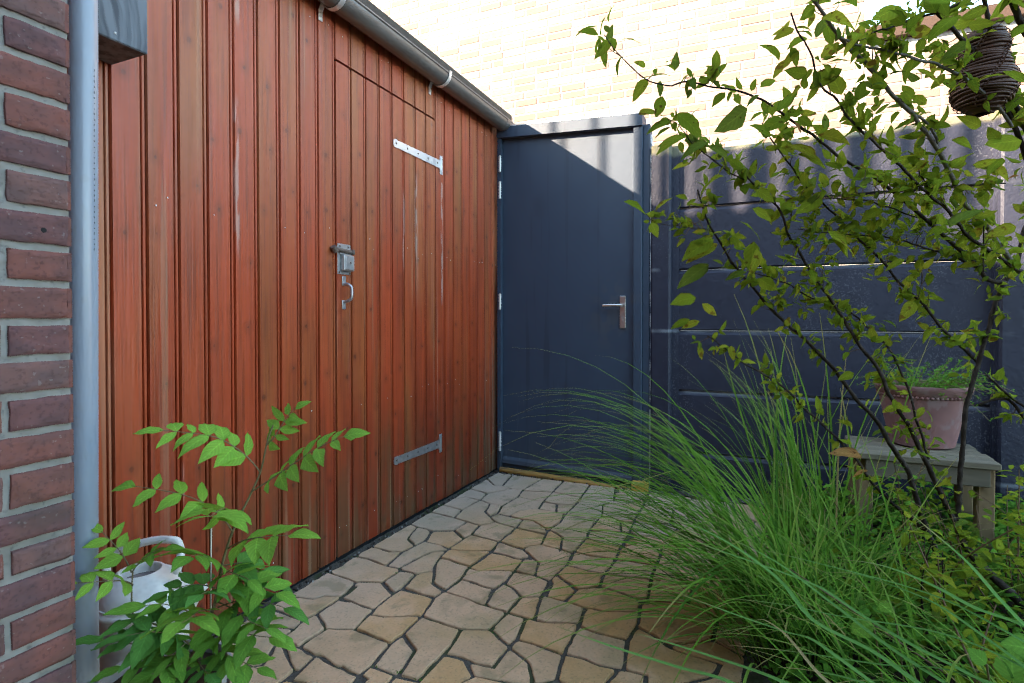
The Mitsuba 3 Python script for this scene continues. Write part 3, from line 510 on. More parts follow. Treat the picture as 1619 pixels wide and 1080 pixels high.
for i, s in enumerate(STONES):
    P = np.array([[float(a) / 1000 for a in q.split(',')] for q in s.split()])
    if Polygon(P).exterior.is_ccw is False: P = P[::-1]
    Q = []
    for k in range(len(P)):
        a_, b_ = P[k], P[(k + 1) % len(P)]; m_ = max(1, int(np.linalg.norm(b_ - a_) / .024))
        nn_ = np.array([b_[1] - a_[1], a_[0] - b_[0]]) / (np.linalg.norm(b_ - a_) + 1e-9)
        for q_ in range(m_): Q.append(a_ + (b_ - a_) * q_ / m_ + nn_ * (rng.normal(0, .0013) - (.0035 * rng.random() if rng.random() < .08 else 0)))
    Q = np.array(Q)
    if Polygon(Q).is_valid: P = Q
    n = len(P); e = np.roll(P, -1, 0) - P; e /= np.linalg.norm(e, axis=1, keepdims=True) + 1e-9
    nl = np.c_[-e[:, 1], e[:, 0]]; b = nl + np.roll(nl, 1, 0); b /= np.maximum(np.linalg.norm(b, axis=1, keepdims=True), .5)
    I = P + b * 0.0028
    if not Polygon(I).is_valid: I = P
    z = rng.normal(0, 0.0012); tx, ty = rng.normal(0, 0.006, 2); c0 = P.mean(0)
    h = lambda Q, dz: np.c_[Q, z + dz + (Q - c0) @ np.array([tx, ty])]
    v = np.vstack([h(P, -0.04), h(P, -0.0025), h(I, 0)])
    f = []
    for k in range(n):
        k1 = (k + 1) % n
        for o in (0, n): f += [(o + k, o + k1, o + n + k1), (o + k, o + n + k1, o + n + k)]
    tv, tf = trimesh.creation.triangulate_polygon(Polygon(I), engine='earcut')
    d = np.argmin(((np.asarray(tv)[:, None, :2] - I[None]) ** 2).sum(-1), 1)
    tf = d[np.asarray(tf)]
    a = I[tf]; sgn = np.cross(a[:, 1] - a[:, 0], a[:, 2] - a[:, 0])
    tf = np.where(sgn[:, None] < 0, tf[:, ::-1], tf)[np.abs(sgn) > 1e-12]
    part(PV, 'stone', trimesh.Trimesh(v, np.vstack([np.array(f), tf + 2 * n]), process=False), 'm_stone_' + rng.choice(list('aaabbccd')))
# dirt strip between the paving and the door
def dz(X, Y): return -0.012 + 0.022 * meshkit.fbm(np.stack([X * 40, Y * 40, X * 0], -1), 3)
solo('dirt_strip', grid(-1.585, 0.1, 3.232, 3.36, 170, 16, dz), 'm_debris', 'strip of grit and dirt between the paving and the door', kind='structure', smooth=True)
ms = []
for k in range(220):
    y = rng.uniform(0.8, 3.22); r = rng.uniform(.002, .0065)
    s = trimesh.creation.icosphere(1, r); s.vertices *= rng.uniform(.6, 1.3, 3); s.apply_translation((-1.572 + rng.uniform(0, .03), y, -0.004 + r * .4)); ms.append(s)
for k in range(160):
    r = rng.uniform(.002, .007); s = trimesh.creation.icosphere(1, r); s.vertices *= rng.uniform(.6, 1.4, 3); s.apply_translation((rng.uniform(-1.55, -.45), rng.uniform(3.21, 3.285), 0.002)); ms.append(s)
solo('gravel', cat(ms), 'm_debris', 'small grit along the foot of the shed and the door', 'gravel', kind='stuff')

# ================================================================== SHED
XS = -1.588
SH = thing('shed', 'red stained timber shed with grey gutter and flat roof on the left', 'shed')
PROF = [(0.0, -0.003), (0.0015, 0.003), (0.0745, 0.003), (0.0760, -0.001), (0.0762, -0.017), (0.0806, -0.017), (0.0809, -0.001), (0.0822, 0.0015), (0.0880, 0.0015), (0.0893, -0.001), (0.0896, -0.0185), (0.0955, -0.0185)]
def plank(y0, z0, z1, w=PITCHB, proud=0.0):
    p = [(a, b + proud) for a, b in PROF if a <= w + 1e-6]
    if w < PITCHB - 1e-6: p.append((w, p[-1][1]))
    n = len(p)
    zs = (z0, z1); v = []
    for z in zs: v += [(XS + b, y0 + a, z) for a, b in p] + [(XS - 0.022, y0 + p[-1][0], z), (XS - 0.022, y0, z)]
    m = n + 2; f = []
    for k in range(m):
        k1 = (k + 1) % m; f += [(k, k1, m + k1), (k, m + k1, m + k)]
    poly = Polygon([(a, b) for a, b in p] + [(p[-1][0], -0.022), (0, -0.022)])
    for k in range(1, m - 1): f += [(0, k + 1, k), (m, m + k, m + k + 1)]
    return trimesh.Trimesh(np.array(v), np.array(f), process=False)
K0 = int(math.floor((0.60 - Y0B) / PITCHB)); Y_END = 3.318
DY0, DY1, DTOP = 1.776, 2.577, 2.042                                   # the door's opening
KD0, KD1 = 9, 17                                                      # its boards
ZTOP = 2.30
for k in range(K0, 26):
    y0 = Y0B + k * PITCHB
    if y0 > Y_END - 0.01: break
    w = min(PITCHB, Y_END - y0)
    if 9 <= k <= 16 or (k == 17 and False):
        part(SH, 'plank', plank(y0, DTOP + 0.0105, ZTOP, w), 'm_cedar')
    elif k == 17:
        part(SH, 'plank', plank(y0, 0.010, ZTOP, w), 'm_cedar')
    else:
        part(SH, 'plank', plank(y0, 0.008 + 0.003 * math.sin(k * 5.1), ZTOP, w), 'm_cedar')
part(SH, 'body', cat([bx(-4.2, XS - 0.0245, 0.60, 3.312, -0.05, 2.26), bx(-4.2, XS - 0.004, 3.3195, 3.40, 0.0, 2.10)]), 'm_black')
part(SH, 'skirting', bx(XS - 0.02, XS - 0.004, 0.60, 3.31, -0.03, 0.012), 'm_black')
part(SH, 'corner_strip', bx(XS - 0.02, XS + 0.006, 3.3185, 3.332, 0.02, 2.22, .002), 'm_cedar', label='weathered corner strip beside the blue door')
part(SH, 'roof', cat([bx(-4.3, -1.515, 0.585, 3.36, 2.262, 2.318, .006), bx(-1.5149, -1.503, 0.585, 3.36, 2.275, 2.326, .003)]), 'm_felt')
part(SH, 'soffit', bx(XS + 0.004, -1.52, 0.60, 3.32, 2.248, 2.262), 'm_felt')
# half-round gutter
GX, GZ, GR = -1.515, 2.247, 0.052
a = np.linspace(math.pi, 2 * math.pi, 19)
ring = np.c_[GX + GR * np.cos(a), GZ + GR * np.sin(a)]; inner = np.c_[GX + (GR - .003) * np.cos(a[::-1]), GZ + (GR - .003) * np.sin(a[::-1])]
gut = [extrude_y(np.vstack([ring, inner]), 0.585, 3.312), tube([(GX + GR - .001, 0.585, GZ + .002), (GX + GR - .001, 3.312, GZ + .002)], .006, 10)]
for yy in (3.20, 1.05):
    r2 = np.c_[GX + (GR + .003) * np.cos(a), GZ + (GR + .003) * np.sin(a)]; gut.append(extrude_y(np.vstack([r2, ring[::-1]]), yy, yy + .05))
GU = part(SH, 'gutter', cat(gut), 'm_gutter', smooth=40)
part(SH, 'gutter__end_cap', extrude_y(np.vstack([np.c_[GX + (GR + .002) * np.cos(a), GZ + (GR + .002) * np.sin(a)]]), 3.312, 3.320), 'm_zinc')
def bracket(y):
    a = np.linspace(2 * math.pi, math.pi * 1.12, 16)
    pts = [(GX + (GR + .009), GZ + .012)] + [(GX + (GR + .0045) * math.cos(t), GZ + (GR + .0045) * math.sin(t)) for t in a] + [(XS + .012, GZ - .036), (XS + .006, GZ - .05), (XS + .0055, GZ - .085)]
    pts = np.array(pts); t = np.gradient(pts, axis=0); t /= np.linalg.norm(t, axis=1, keepdims=True); nn = np.c_[-t[:, 1], t[:, 0]]
    poly = np.vstack([pts + nn * .0012, (pts - nn * .0012)[::-1]])
    m = [extrude_y(poly, y - .011, y + .011)]
    s = trimesh.creation.icosphere(2, .0045); s.vertices *= (.6, 1, 1); s.apply_translation((XS + .0075, y, GZ - .072)); m.append(s)
    return cat(m)
for y in (1.70, 2.489): part(GU, 'bracket', bracket(y), 'm_zinc')
# door of the shed
SD = SH + '__door'
labels[SD] = {'label': 'flush shed door of the same red boards with two strap hinges'}
scene[SD] = ply(bx(XS - 0.0235, XS - 0.0205, DY0 + .004, DY1, 0.03, DTOP - .003), 'm_black')
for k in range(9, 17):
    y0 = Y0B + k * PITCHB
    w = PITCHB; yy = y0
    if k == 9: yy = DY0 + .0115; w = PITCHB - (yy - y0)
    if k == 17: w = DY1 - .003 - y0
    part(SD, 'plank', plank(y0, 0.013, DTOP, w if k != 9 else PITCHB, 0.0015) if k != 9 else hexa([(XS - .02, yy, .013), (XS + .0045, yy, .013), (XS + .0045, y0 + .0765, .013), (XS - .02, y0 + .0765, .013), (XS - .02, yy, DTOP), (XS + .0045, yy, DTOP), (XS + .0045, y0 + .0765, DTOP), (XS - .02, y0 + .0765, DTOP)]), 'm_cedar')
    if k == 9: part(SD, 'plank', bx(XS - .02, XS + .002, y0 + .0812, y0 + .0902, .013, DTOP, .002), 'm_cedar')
part(SD, 'frame_gap', cat([bx(XS - .0195, XS - .010, DY0 - .0015, DY0 + .0112, .02, DTOP + .0095), bx(XS - .019, XS - .011, DY0, DY1 + .002, DTOP + .0005, DTOP + .010)]), 'm_black')
def strap(z, yt, yk):
    m = []
    L = yk - yt
    pts = [(yt + .0, z - .010), (yt + .008, z - .019), (yt + .030, z - .020), (yt + .036, z - .0155), (yt + .042, z - .018), (yk - .006, z - .021), (yk - .006, z + .021), (yt + .042, z + .018), (yt + .036, z + .0155), (yt + .030, z + .020), (yt + .008, z + .019), (yt, z + .010)]
    e = trimesh.creation.extrude_polygon(Polygon(pts), .0035, engine='earcut'); v = e.vertices.copy(); e.vertices = np.c_[XS + .0055 + v[:, 2], v[:, 0], v[:, 1]]
    m.append(e); return cat(m)
def hinge(z, yt, yk, mk):
    h = part(SD, 'hinge', strap(z, yt, yk), mk)
    part(SD, 'hinge_pin', cat([tube([(XS + .010, yk, z - .034), (XS + .010, yk, z + .034)], .0065, 12), bx(XS + .0035, XS + .006, yk + .002, yk + .030, z - .05, z + .05, .001)]), mk, smooth=40)
    sc = []
    for q in np.linspace(0.05, .93, 5):
        s = trimesh.creation.icosphere(2, .0052); s.vertices *= (.5, 1, 1); s.apply_translation((XS + .009, yt + (yk - yt) * q, z + .001)); sc.append(s)
    part(SD, 'hinge_screws', cat(sc), 'm_rust', kind='stuff')
hinge(1.822, 2.170, 2.587, 'm_zinc'); hinge(0.319, 2.168, 2.575, 'm_galv')
# rim lock and pull handle
lk = [bx(XS + .005, XS + .008, 1.790, 1.868, 1.178, 1.304, .0012), bx(XS + .008, XS + .030, 1.806, 1.868, 1.192, 1.258, .004), bx(XS + .030, XS + .033, 1.812, 1.862, 1.198, 1.252, .001), bx(XS + .008, XS + .016, 1.797, 1.866, 1.258, 1.268, .002)]
part(SD, 'lock', cat(lk), 'm_galv')
part(SD, 'bolt', cat([tube([(XS + .018, 1.758, 1.277), (XS + .018, 1.862, 1.272)], .0085, 12), tube([(XS + .018, 1.752, 1.285), (XS + .018, 1.768, 1.266)], .013, 12), bx(XS + .006, XS + .03, 1.858, 1.872, 1.262, 1.284, .003)]), 'm_rust', smooth=40)
sc = []
for y, z in ((1.803, 1.293), (1.852, 1.293), (1.798, 1.186), (1.861, 1.184), (1.838, 1.226)):
    s = trimesh.creation.icosphere(2, .0045); s.vertices *= (.5, 1, 1); s.apply_translation((XS + (.0085 if z > 1.25 or z < 1.19 else .0335), y, z)); sc.append(s)
part(SD, 'lock_screws', cat(sc), 'm_rust', kind='stuff')
hz = [bx(XS + .004, XS + .008, 1.818, 1.840, 1.132, 1.172, .0015), bx(XS + .004, XS + .008, 1.816, 1.838, 1.034, 1.072, .0015),
      tube(smooth_path([(XS + .007, 1.829, 1.140), (XS + .030, 1.832, 1.134), (XS + .040, 1.835, 1.122), (XS + .041, 1.835, 1.100), (XS + .040, 1.835, 1.082), (XS + .030, 1.831, 1.070), (XS + .007, 1.828, 1.064)], 26), .0065, 10)]
part(SD, 'handle', cat(hz), 'm_galv', smooth=40)
# small nail and screw heads in the boards
sc = []
for k in range(K0, 26):
    for z in (2.16, 1.335, 0.63, 0.12):
        for o in (.018, .052):
            if rng.random() < .36:
                y = Y0B + k * PITCHB + o + rng.normal(0, .004)
                if y > 3.3: continue
                s = trimesh.creation.icosphere(1, rng.uniform(.0018, .0027)); s.vertices *= (.5, 1, 1); s.apply_translation((XS + .0045, y, z + rng.normal(0, .016))); sc.append(s)
part(SH, 'screw_heads', cat(sc), 'm_zinc', kind='stuff')

# ================================================================== BLUE DOOR
YD = 3.30
GD = thing('garden_door', 'dark blue painted garden door in a blue frame between shed and fence', 'door')
ZL, ZR = 2.221, 2.176
def lint(x): return ZL + (ZR - ZL) * (x + 1.545) / 0.912
part(GD, 'frame', hexa([(-1.560, YD - .045, 0.0), (-1.536, YD - .045, 0.0), (-1.536, YD + .06, 0.0), (-1.560, YD + .06, 0.0), (-1.560, YD - .045, ZL - .07), (-1.536, YD - .045, ZL - .07), (-1.536, YD + .06, ZL - .07), (-1.560, YD + .06, ZL - .07)]), 'm_door')
x0, x1 = -1.562, -.632
part(GD, 'frame', hexa([(x0, YD - .052, lint(x0) - .067), (x1, YD - .052, lint(x1) - .067), (x1, YD + .065, lint(x1) - .067), (x0, YD + .065, lint(x0) - .067), (x0, YD - .052, lint(x0)), (x1, YD - .052, lint(x1)), (x1, YD + .065, lint(x1)), (x0, YD + .065, lint(x0))]), 'm_door', label='top rail of the door frame, sloping slightly to the right')
part(GD, 'frame', bx(-.685, -.634, YD - .040, YD + .06, -0.03, ZR - .066, .003), 'm_door')
part(GD, 'frame', bx(-.6335, -.5935, YD - .018, YD + .05, -0.03, ZR - .055, .002), 'm_door')
part(GD, 'sealant', bx(-.5930, -.5850, YD - .012, YD + .03, -0.03, 2.06, .002), 'm_seal', label='ragged white sealant strip along the right of the frame')
part(GD, 'leaf', hexa([(-1.534, YD - .012, .012), (-.688, YD - .012, -.018), (-.688, YD + .03, -.018), (-1.534, YD + .03, .012), (-1.534, YD - .012, lint(-1.534) - .071), (-.688, YD - .012, lint(-.688) - .071), (-.688, YD + .03, lint(-.688) - .071), (-1.534, YD + .03, lint(-1.534) - .071)]), 'm_door')
part(GD, 'drip_rail', hexa([(-1.532, YD - .034, .058), (-.690, YD - .034, .030), (-.690, YD - .0125, .030), (-1.532, YD - .0125, .058), (-1.532, YD - .028, .080), (-.690, YD - .028, .052), (-.690, YD - .0125, .070), (-1.532, YD - .0125, .098)]), 'm_door')
def hk(za, zb):
    z = (za + zb) / 2; h = zb - za
    return cat([tube([(-1.5385, YD - .05, za), (-1.5385, YD - .05, zb)], .0075, 12), tube([(-1.5385, YD - .05, z - h * .17), (-1.5385, YD - .05, z + h * .17)], .0082, 12), bx(-1.549, -1.544, YD - .049, YD - .046, za, zb)])
for za, zb in ((1.936, 2.038), (1.765, 1.874), (1.052, 1.153), (.137, .261)): part(GD, 'hinge', hk(za, zb), 'm_zinc', smooth=40)
ha = part(GD, 'handle_plate', bx(-.768, -.732, YD - .022, YD - .012, .936, 1.128, .003), 'm_steel')
lv = [tube([(-.750, YD - .02, 1.072), (-.750, YD - .052, 1.072)], .010, 14), tube(smooth_path([(-.748, YD - .056, 1.072), (-.790, YD - .060, 1.072), (-.860, YD - .056, 1.070)], 12), .0088, 12)]
part(GD, 'handle', cat(lv), 'm_steel', smooth=40)
part(GD, 'lock_cylinder', cat([tube([(-.750, YD - .021, 1.000), (-.750, YD - .026, 1.000)], .0085, 14), bx(-.754, -.746, YD - .026, YD - .0215, .972, 1.0)]), 'm_galv', smooth=40)
# comb strip along the top of the frame
tm = [hexa([(x0, YD - .052, lint(x0) + .001), (x1, YD - .052, lint(x1) + .001), (x1, YD + .055, lint(x1) + .001), (x0, YD + .055, lint(x0) + .001), (x0, YD - .052, lint(x0) + .006), (x1, YD - .052, lint(x1) + .006), (x1, YD + .055, lint(x1) + .006), (x0, YD + .055, lint(x0) + .006)])]
for x in np.arange(-1.5, -.64, .0085):
    if rng.random() < .93: tm.append(bx(x, x + .0035, YD - .050, YD - .046, lint(x) + .005, lint(x) + .017 + rng.uniform(-.004, .003)))
part(GD, 'comb_strip', cat(tm), 'm_galv', label='toothed strip along the top of the door frame', kind='stuff')
sl = []
part(GD, 'sill', tube([(-1.535, YD - .055, .020), (-1.30, YD - .058, .013), (-1.05, YD - .056, .004), (-.66, YD - .058, -.010)], (.016, .019, .018, .016), 8), 'm_sill', smooth=50, label='weathered yellow timber sill under the door')
solo('wooden_block', bx(-.682, -.588, YD - .095, YD - .045, -.03, .050, .004), 'm_block', 'yellow wooden block on the paving at the right foot of the blue door', 'wooden block')

# ================================================================== CONCRETE FENCE
CF = thing('concrete_fence', 'navy painted concrete panel fence with one visible bay right of the door', 'fence')
def post(x):
    m = extrude_pts([(x, 3.272), (x + .010, 3.262), (x + .100, 3.262), (x + .112, 3.274), (x + .112, 3.318), (x + .150, 3.322), (x + .150, 3.40), (x - .012, 3.40), (x - .012, 3.30), (x, 3.30)], -0.05, 1.985)
    return m
def extrude_pts(pts, z0, z1):
    m = trimesh.creation.extrude_polygon(Polygon(pts), z1 - z0, engine='earcut'); m.apply_translation((0, 0, z0)); return m
part(CF, 'post', post(-.584), 'm_fence'); part(CF, 'post', post(1.004), 'm_fence'); part(CF, 'post', post(2.62), 'm_fence')
EDG = [-.12, .226, .578, .925, 1.274, 1.628, 1.956]
for bay, (xa, xb) in enumerate(((-.434, 1.012), (1.15, 2.63))):
    for k in range(6):
        za, zb = EDG[k] + .003, EDG[k + 1] - .003
        pr = [(3.338, za), (3.330, za + .006), (3.330, zb - .020), (3.345, zb), (3.385, zb), (3.385, za)]
        m = trimesh.creation.extrude_polygon(Polygon(pr), xb - xa, engine='earcut'); v = m.vertices.copy()
        m.vertices = np.c_[xa + v[:, 2], v[:, 0], v[:, 1]]; m.invert()
        m.fix_normals()
        part(CF, 'panel', m, 'm_fence')

# ================================================================== PALE BRICK HOUSE AND GARAGE BEHIND
YH = 4.40
BH = thing('brick_house', 'tall sunlit house wall of pale yellow bricks behind the door', 'house')
part(BH, 'wall', cat([bx(-9, .62, YH + .0025, YH + 7, -.06, 6.2)]), 'm_ymortar')
GA = thing('garage', 'lower pale brick garage with a brown roof edge at upper right', 'garage')
part(GA, 'wall', bx(.624, 9, YH + .0035, YH + 5, -.06, 2.83), 'm_ymortar')
part(GA, 'roof_edge', cat([bx(.626, 9, YH - .045, YH + .03, 2.832, 2.915, .004), bx(.626, 9, YH - .03, YH + 5, 2.9155, 2.93)]), 'm_fascia', label='brown timber edge along the garage roof')
def bricks(owner, xa, xb, za, zb, c0, own):
    out = []
    r = np.random.default_rng(c0)
    course = .0632; k = 0; z = za
    while z < zb - .02:
        x = xa + (0 if k % 2 else -.105); first = True
        while x < xb - .01:
            L = .197 if not (r.random() < .12) else .098
            p0, p1 = max(x, xa), min(x + L, xb)
            if p1 - p0 > .03:
                u, v, zz = seen((p0 / 2 + p1 / 2, YH, z + .025))
                vis = (-60 < u < 1680 and -40 < v < 300)
                out.append((vis, zz, bx(p0, p1, YH - r.uniform(0, .0022), YH + .03, z, z + .051 + r.uniform(-.001, .0015), .0022), r.integers(3)))
            x += L + .0145
        z += course; k += 1
    vis = sorted([o for o in out if o[0]], key=lambda o: o[1])[:own]
    ids = set(id(o) for o in vis)
    for o in vis: part(owner, 'brick', o[2], 'm_ybrick_' + 'abc'[o[3]])
    rest = [o for o in out if id(o) not in ids]
    for q in range(3):
        rr = [o[2] for o in rest if o[3] == q]
        if rr: part(owner, 'brickwork', cat(rr), 'm_ybrick_' + 'abc'[q], kind='stuff')
bricks(BH, -4.6, .618, 1.6, 4.6, 5, 300)
bricks(GA, .63, 3.2, 1.6, 2.82, 6, 130)

# ================================================================== OUR HOUSE (red brick corner at left, the rest behind the camera)
HO = thing('house', 'house corner of dark red bricks with grey mortar at the left edge', 'house')
XW, YW = -1.11, 0.577
BOT = [1.9995, 1.937, 1.8745, 1.812, 1.7495, 1.687, 1.6245, 1.562, 1.499, 1.4393, 1.3762, 1.3119, 1.252, 1.1888, 1.1256, 1.0634, .9989, .9377, .8765, .8142, .7551, .6882, .6302, .5777, .5152, .4559, .40, .34, .279, .217, .155, .093, .031, -.03]
def rough_brick(y0, y1, z0, z1, seed):
    nx, nz = max(4, int((y1 - y0) / .006)), 10
    ys, zs = np.linspace(y0, y1, nx), np.linspace(z0, z1, nz)
    Y, Z = np.meshgrid(ys, zs, indexing='ij')
    e = np.minimum(np.minimum(Y - y0, y1 - Y), np.minimum(Z - z0, z1 - Z))
    P = np.stack([Y * 60, Z * 60, Y * 0 + seed * 7.3], -1)
    d = (meshkit.fbm(P, 3, seed) - .5) * .0055 - np.clip(.0035 - e, 0, .0035) * .9
    ej = .0038 * (meshkit.fbm(np.stack([Y * 45, Z * 45, Y * 0 + 3 + seed], -1), 3) - .5)
    Y2 = np.where(Y == y0, Y + ej * 1.0 + .0004, np.where(Y == y1, Y + ej * 1.0 - .0004, Y)); Z2 = np.where(Z == z0, Z + ej, np.where(Z == z1, Z + ej, Z))
    top = np.stack([XW + d, Y2, Z2], -1)
    v = top.reshape(-1, 3); i, j = np.meshgrid(np.arange(nx - 1), np.arange(nz - 1), indexing='ij'); a = (i * nz + j).ravel()
    f = np.vstack([np.stack([a, a + nz, a + nz + 1], 1), np.stack([a, a + nz + 1, a + 1], 1)])
    rim = np.r_[np.arange(nx) * nz, (nx - 1) * nz + np.arange(1, nz), (np.arange(nx - 1)[::-1]) * nz + nz - 1, np.arange(1, nz - 1)[::-1]]
    n0 = len(v); back = v[rim].copy(); back[:, 0] = XW - .03; v = np.vstack([v, back]); m = len(rim)
    k = np.arange(m); k1 = (k + 1) % m
    f = np.vstack([f, np.stack([rim[k], n0 + k, n0 + k1], 1), np.stack([rim[k], n0 + k1, rim[k1]], 1)])
    return trimesh.Trimesh(v, f, process=False)
q = 0
for i in range(1, len(BOT)):
    zb, zt = BOT[i], BOT[i - 1] - .0125
    header = (i % 2 == 1)
    y = YW; first = True
    while y > -.36:
        L = .086 if (first and header) else .207
        part(HO, 'brick', rough_brick(y - L, y, zb, zt, q), 'm_brick_' + 'aabcb'[(q * 7 + i) % 5], smooth=45); q += 1
        y -= L + .0105; first = False
def mz(Y, Z): return XW - .006 - .004 * meshkit.fbm(np.stack([Y * 50, Z * 50, Y * 0], -1), 3)
g = grid(-.4, YW + .0045, -.06, 2.02, 150, 330, mz); v = g.vertices.copy(); g.vertices = np.c_[v[:, 2], v[:, 0], v[:, 1]]
part(HO, 'mortar', g, 'm_mortar', smooth=True)
# small drilled hole
h0 = on(69, 364, 0, XW); part(HO, 'drill_hole', tube([(XW + .0008, h0[1], h0[2]), (XW - .004, h0[1], h0[2])], .0042, 14), 'm_black')
part(HO, 'end_wall', cat([bx(-2.4, XW - .0125, -.398, YW - .001, -.06, 2.02), bx(-2.4, XW, -4.0, -.401, -.06, 2.02), bx(-2.4, XW, -4.0, YW, 2.0205, 3.20)]), 'm_brick_b')
part(HO, 'end_brickwork', cat([bx(-2.0, XW - .004, YW - .0005, YW + .006, BOT[i], BOT[i - 1] - .0125) for i in range(1, len(BOT))]), 'm_brick_a', kind='stuff')
part(HO, 'unseen_storey', bx(-7.5, -2.50, -6.0, YW, 2.4, 3.80), 'm_render')  # unseen storey, sized and placed to throw the shadow edge on the fence
part(HO, 'rear_wing', bx(-2.4, 4.5, -6.0, -2.6, -.06, 4.3), 'm_brick_b')
slats = [bx(-3.66, -2.06, YW - .03, YW + .012, 4.86, 4.93)]  # added unseen slats, spaced to cast the light bands on door and fence
gaps = [(-4.39, -4.165), (-4.14, -3.905), (-3.88, -3.66), (-3.585, -3.535), (-3.475, -3.415), (-3.39, -3.34), (-3.22, -3.15), (-3.03, -2.96), (-2.89, -2.83), (-2.75, -2.67), (-2.56, -2.45), (-2.395, -2.315), (-2.275, -2.19), (-2.15, -2.06)]
x = -4.42
for g0, g1 in gaps:
    slats.append(bx(x, g0, YW - .02, YW, 3.8 if g0 < -2.5 else 3.201, 4.86)); x = g1
part(HO, 'added_slats', cat(slats), 'm_oldwood', kind='stuff')

# grey downpipe in the corner
px, py, pr = -1.222, 0.655, .0238
DP = thing('downpipe', 'grey plastic downpipe standing at the corner of the red brick wall', 'downpipe')
a0, a1 = on(131, 10, 1, py), on(133, 985, 1, py)
part(DP, 'pipe', tube([(a1[0] - (a0[0]-a1[0])*.0, py, -.02), (a1[0], py, .45), ((a0[0] + a1[0]) / 2, py, 1.0), (a0[0], py, 1.55), (a0[0], py, 3.15)], pr, 40), 'm_pipe', smooth=50)
part(DP, 'clip', tube([(a0[0], py, 2.02), (a0[0], py, 2.05)], pr + .003, 40), 'm_pipe', smooth=50)
pm = []
for z in np.arange(.70, 1.75, .0105):
    w = .5 + .5 * math.sin(z * 6.0)
    if rng.random() < .9 * (w > .72):
        ang = math.radians(14); r = pr + .0004
        hgt = rng.uniform(.002, .005)
        c, s = math.cos(ang), math.sin(ang)
        pm.append(hexa([(px0 + r * math.cos(t), py + r * math.sin(t), zz) for px0 in (a0[0] + (a1[0] - a0[0]) * (1.55 - z) / 1.1,) for zz in (z, z + hgt) for t in (ang, ang + .09, ang + .09, ang)]))
part(DP, 'printed_marks', cat(pm), 'm_print', kind='stuff', label='line of small dark printed marks down the pipe')
# grey beam stub above the shed wall
bo = thing('beam', 'blue grey stained timber beam end fixed high on the shed wall', 'beam')
part(bo, 'timber', bx(XS + .0045, -1.436, .592, .930, 1.672, 1.99, .003), 'm_beam')
sc = trimesh.creation.icosphere(2, .003); sc.apply_translation((-1.4355, .85, 1.69)); part(bo, 'screw', sc, 'm_zinc')

# ================================================================== BENCH, POT, HANGING BASKET, WATERING CAN
BE = thing('bench', 'low weathered plank bench carrying the terracotta pot by the fence', 'bench')
b0, b1 = on(1336, 688, 2, .45), on(1585, 735, 2, .45)
bx0, bx1, by0, by1 = b0[0], b1[0], b1[1] + .0, min(b0[1], 3.20)
for k in range(4):
    w = (by1 - by0) / 4
    part(BE, 'plank', bx(bx0 - .004 * k % .01, bx1 + .006 * math.sin(k * 2.2), by0 + k * w + .003, by0 + (k + 1) * w - .003, .425 + .002 * math.sin(k * 3), .450 + .002 * math.sin(k * 3), .003), 'm_benchtop')
part(BE, 'apron', bx(bx0 + .03, bx1 - .03, by0 + .012, by0 + .036, .355, .4245, .003), 'm_oldwood')
part(BE, 'apron', bx(bx0 + .03, bx1 - .03, by1 - .036, by1 - .012, .355, .4245, .003), 'm_oldwood')
for x in (bx0 + .008, bx1 - .062):
    for y in (by0 + .038, by1 - .092): part(BE, 'leg', bx(x, x + .054, y, y + .054, -.03, .4235, .004), 'm_legwood')
pb = on(1457, 702, 2, .4525); PC = (pb[0], pb[1] + .0, .4525)
Zp = seen(PC)[2]
rr = 64 / 881 * Zp; hh = 96 / 881 * Zp
PT = thing('flower_pot', 'pinkish terracotta pot with beaded rim standing on the plank bench', 'flower pot')
part(PT, 'body', lathe([(0.001, 0), (rr * .60, 0), (rr * .66, .006), (rr * .78, hh * .40), (rr * .90, hh * .80), (rr * .905, hh * .83), (rr * .885, hh * .83), (rr * .77, hh * .42), (rr * .60, .02), (0.001, .018)], 56, PC), 'm_terra', smooth=35)
part(PT, 'rim', lathe([(rr * .907, hh * .83), (rr * .96, hh * .87), (rr * 1.0, hh * .94), (rr * 1.015, hh * .97), (rr * 1.0, hh), (rr * .95, hh), (rr * .89, hh * .93), (rr * .89, hh * .83), (rr * .907, hh * .83)], 56, PC), 'm_terra', smooth=50)
bd = []
for t in np.linspace(0, 2 * math.pi, 60, endpoint=False):
    s = trimesh.creation.icosphere(1, .0072); s.apply_translation((PC[0] + rr * .915 * math.cos(t), PC[1] + rr * .915 * math.sin(t), PC[2] + hh * .825)); bd.append(s)
part(PT, 'beads', cat(bd), 'm_terra', smooth=True, kind='stuff')
part(PT, 'soil', lathe([(0.001, hh * .86), (rr * .88, hh * .85)], 40, PC), 'm_soil')

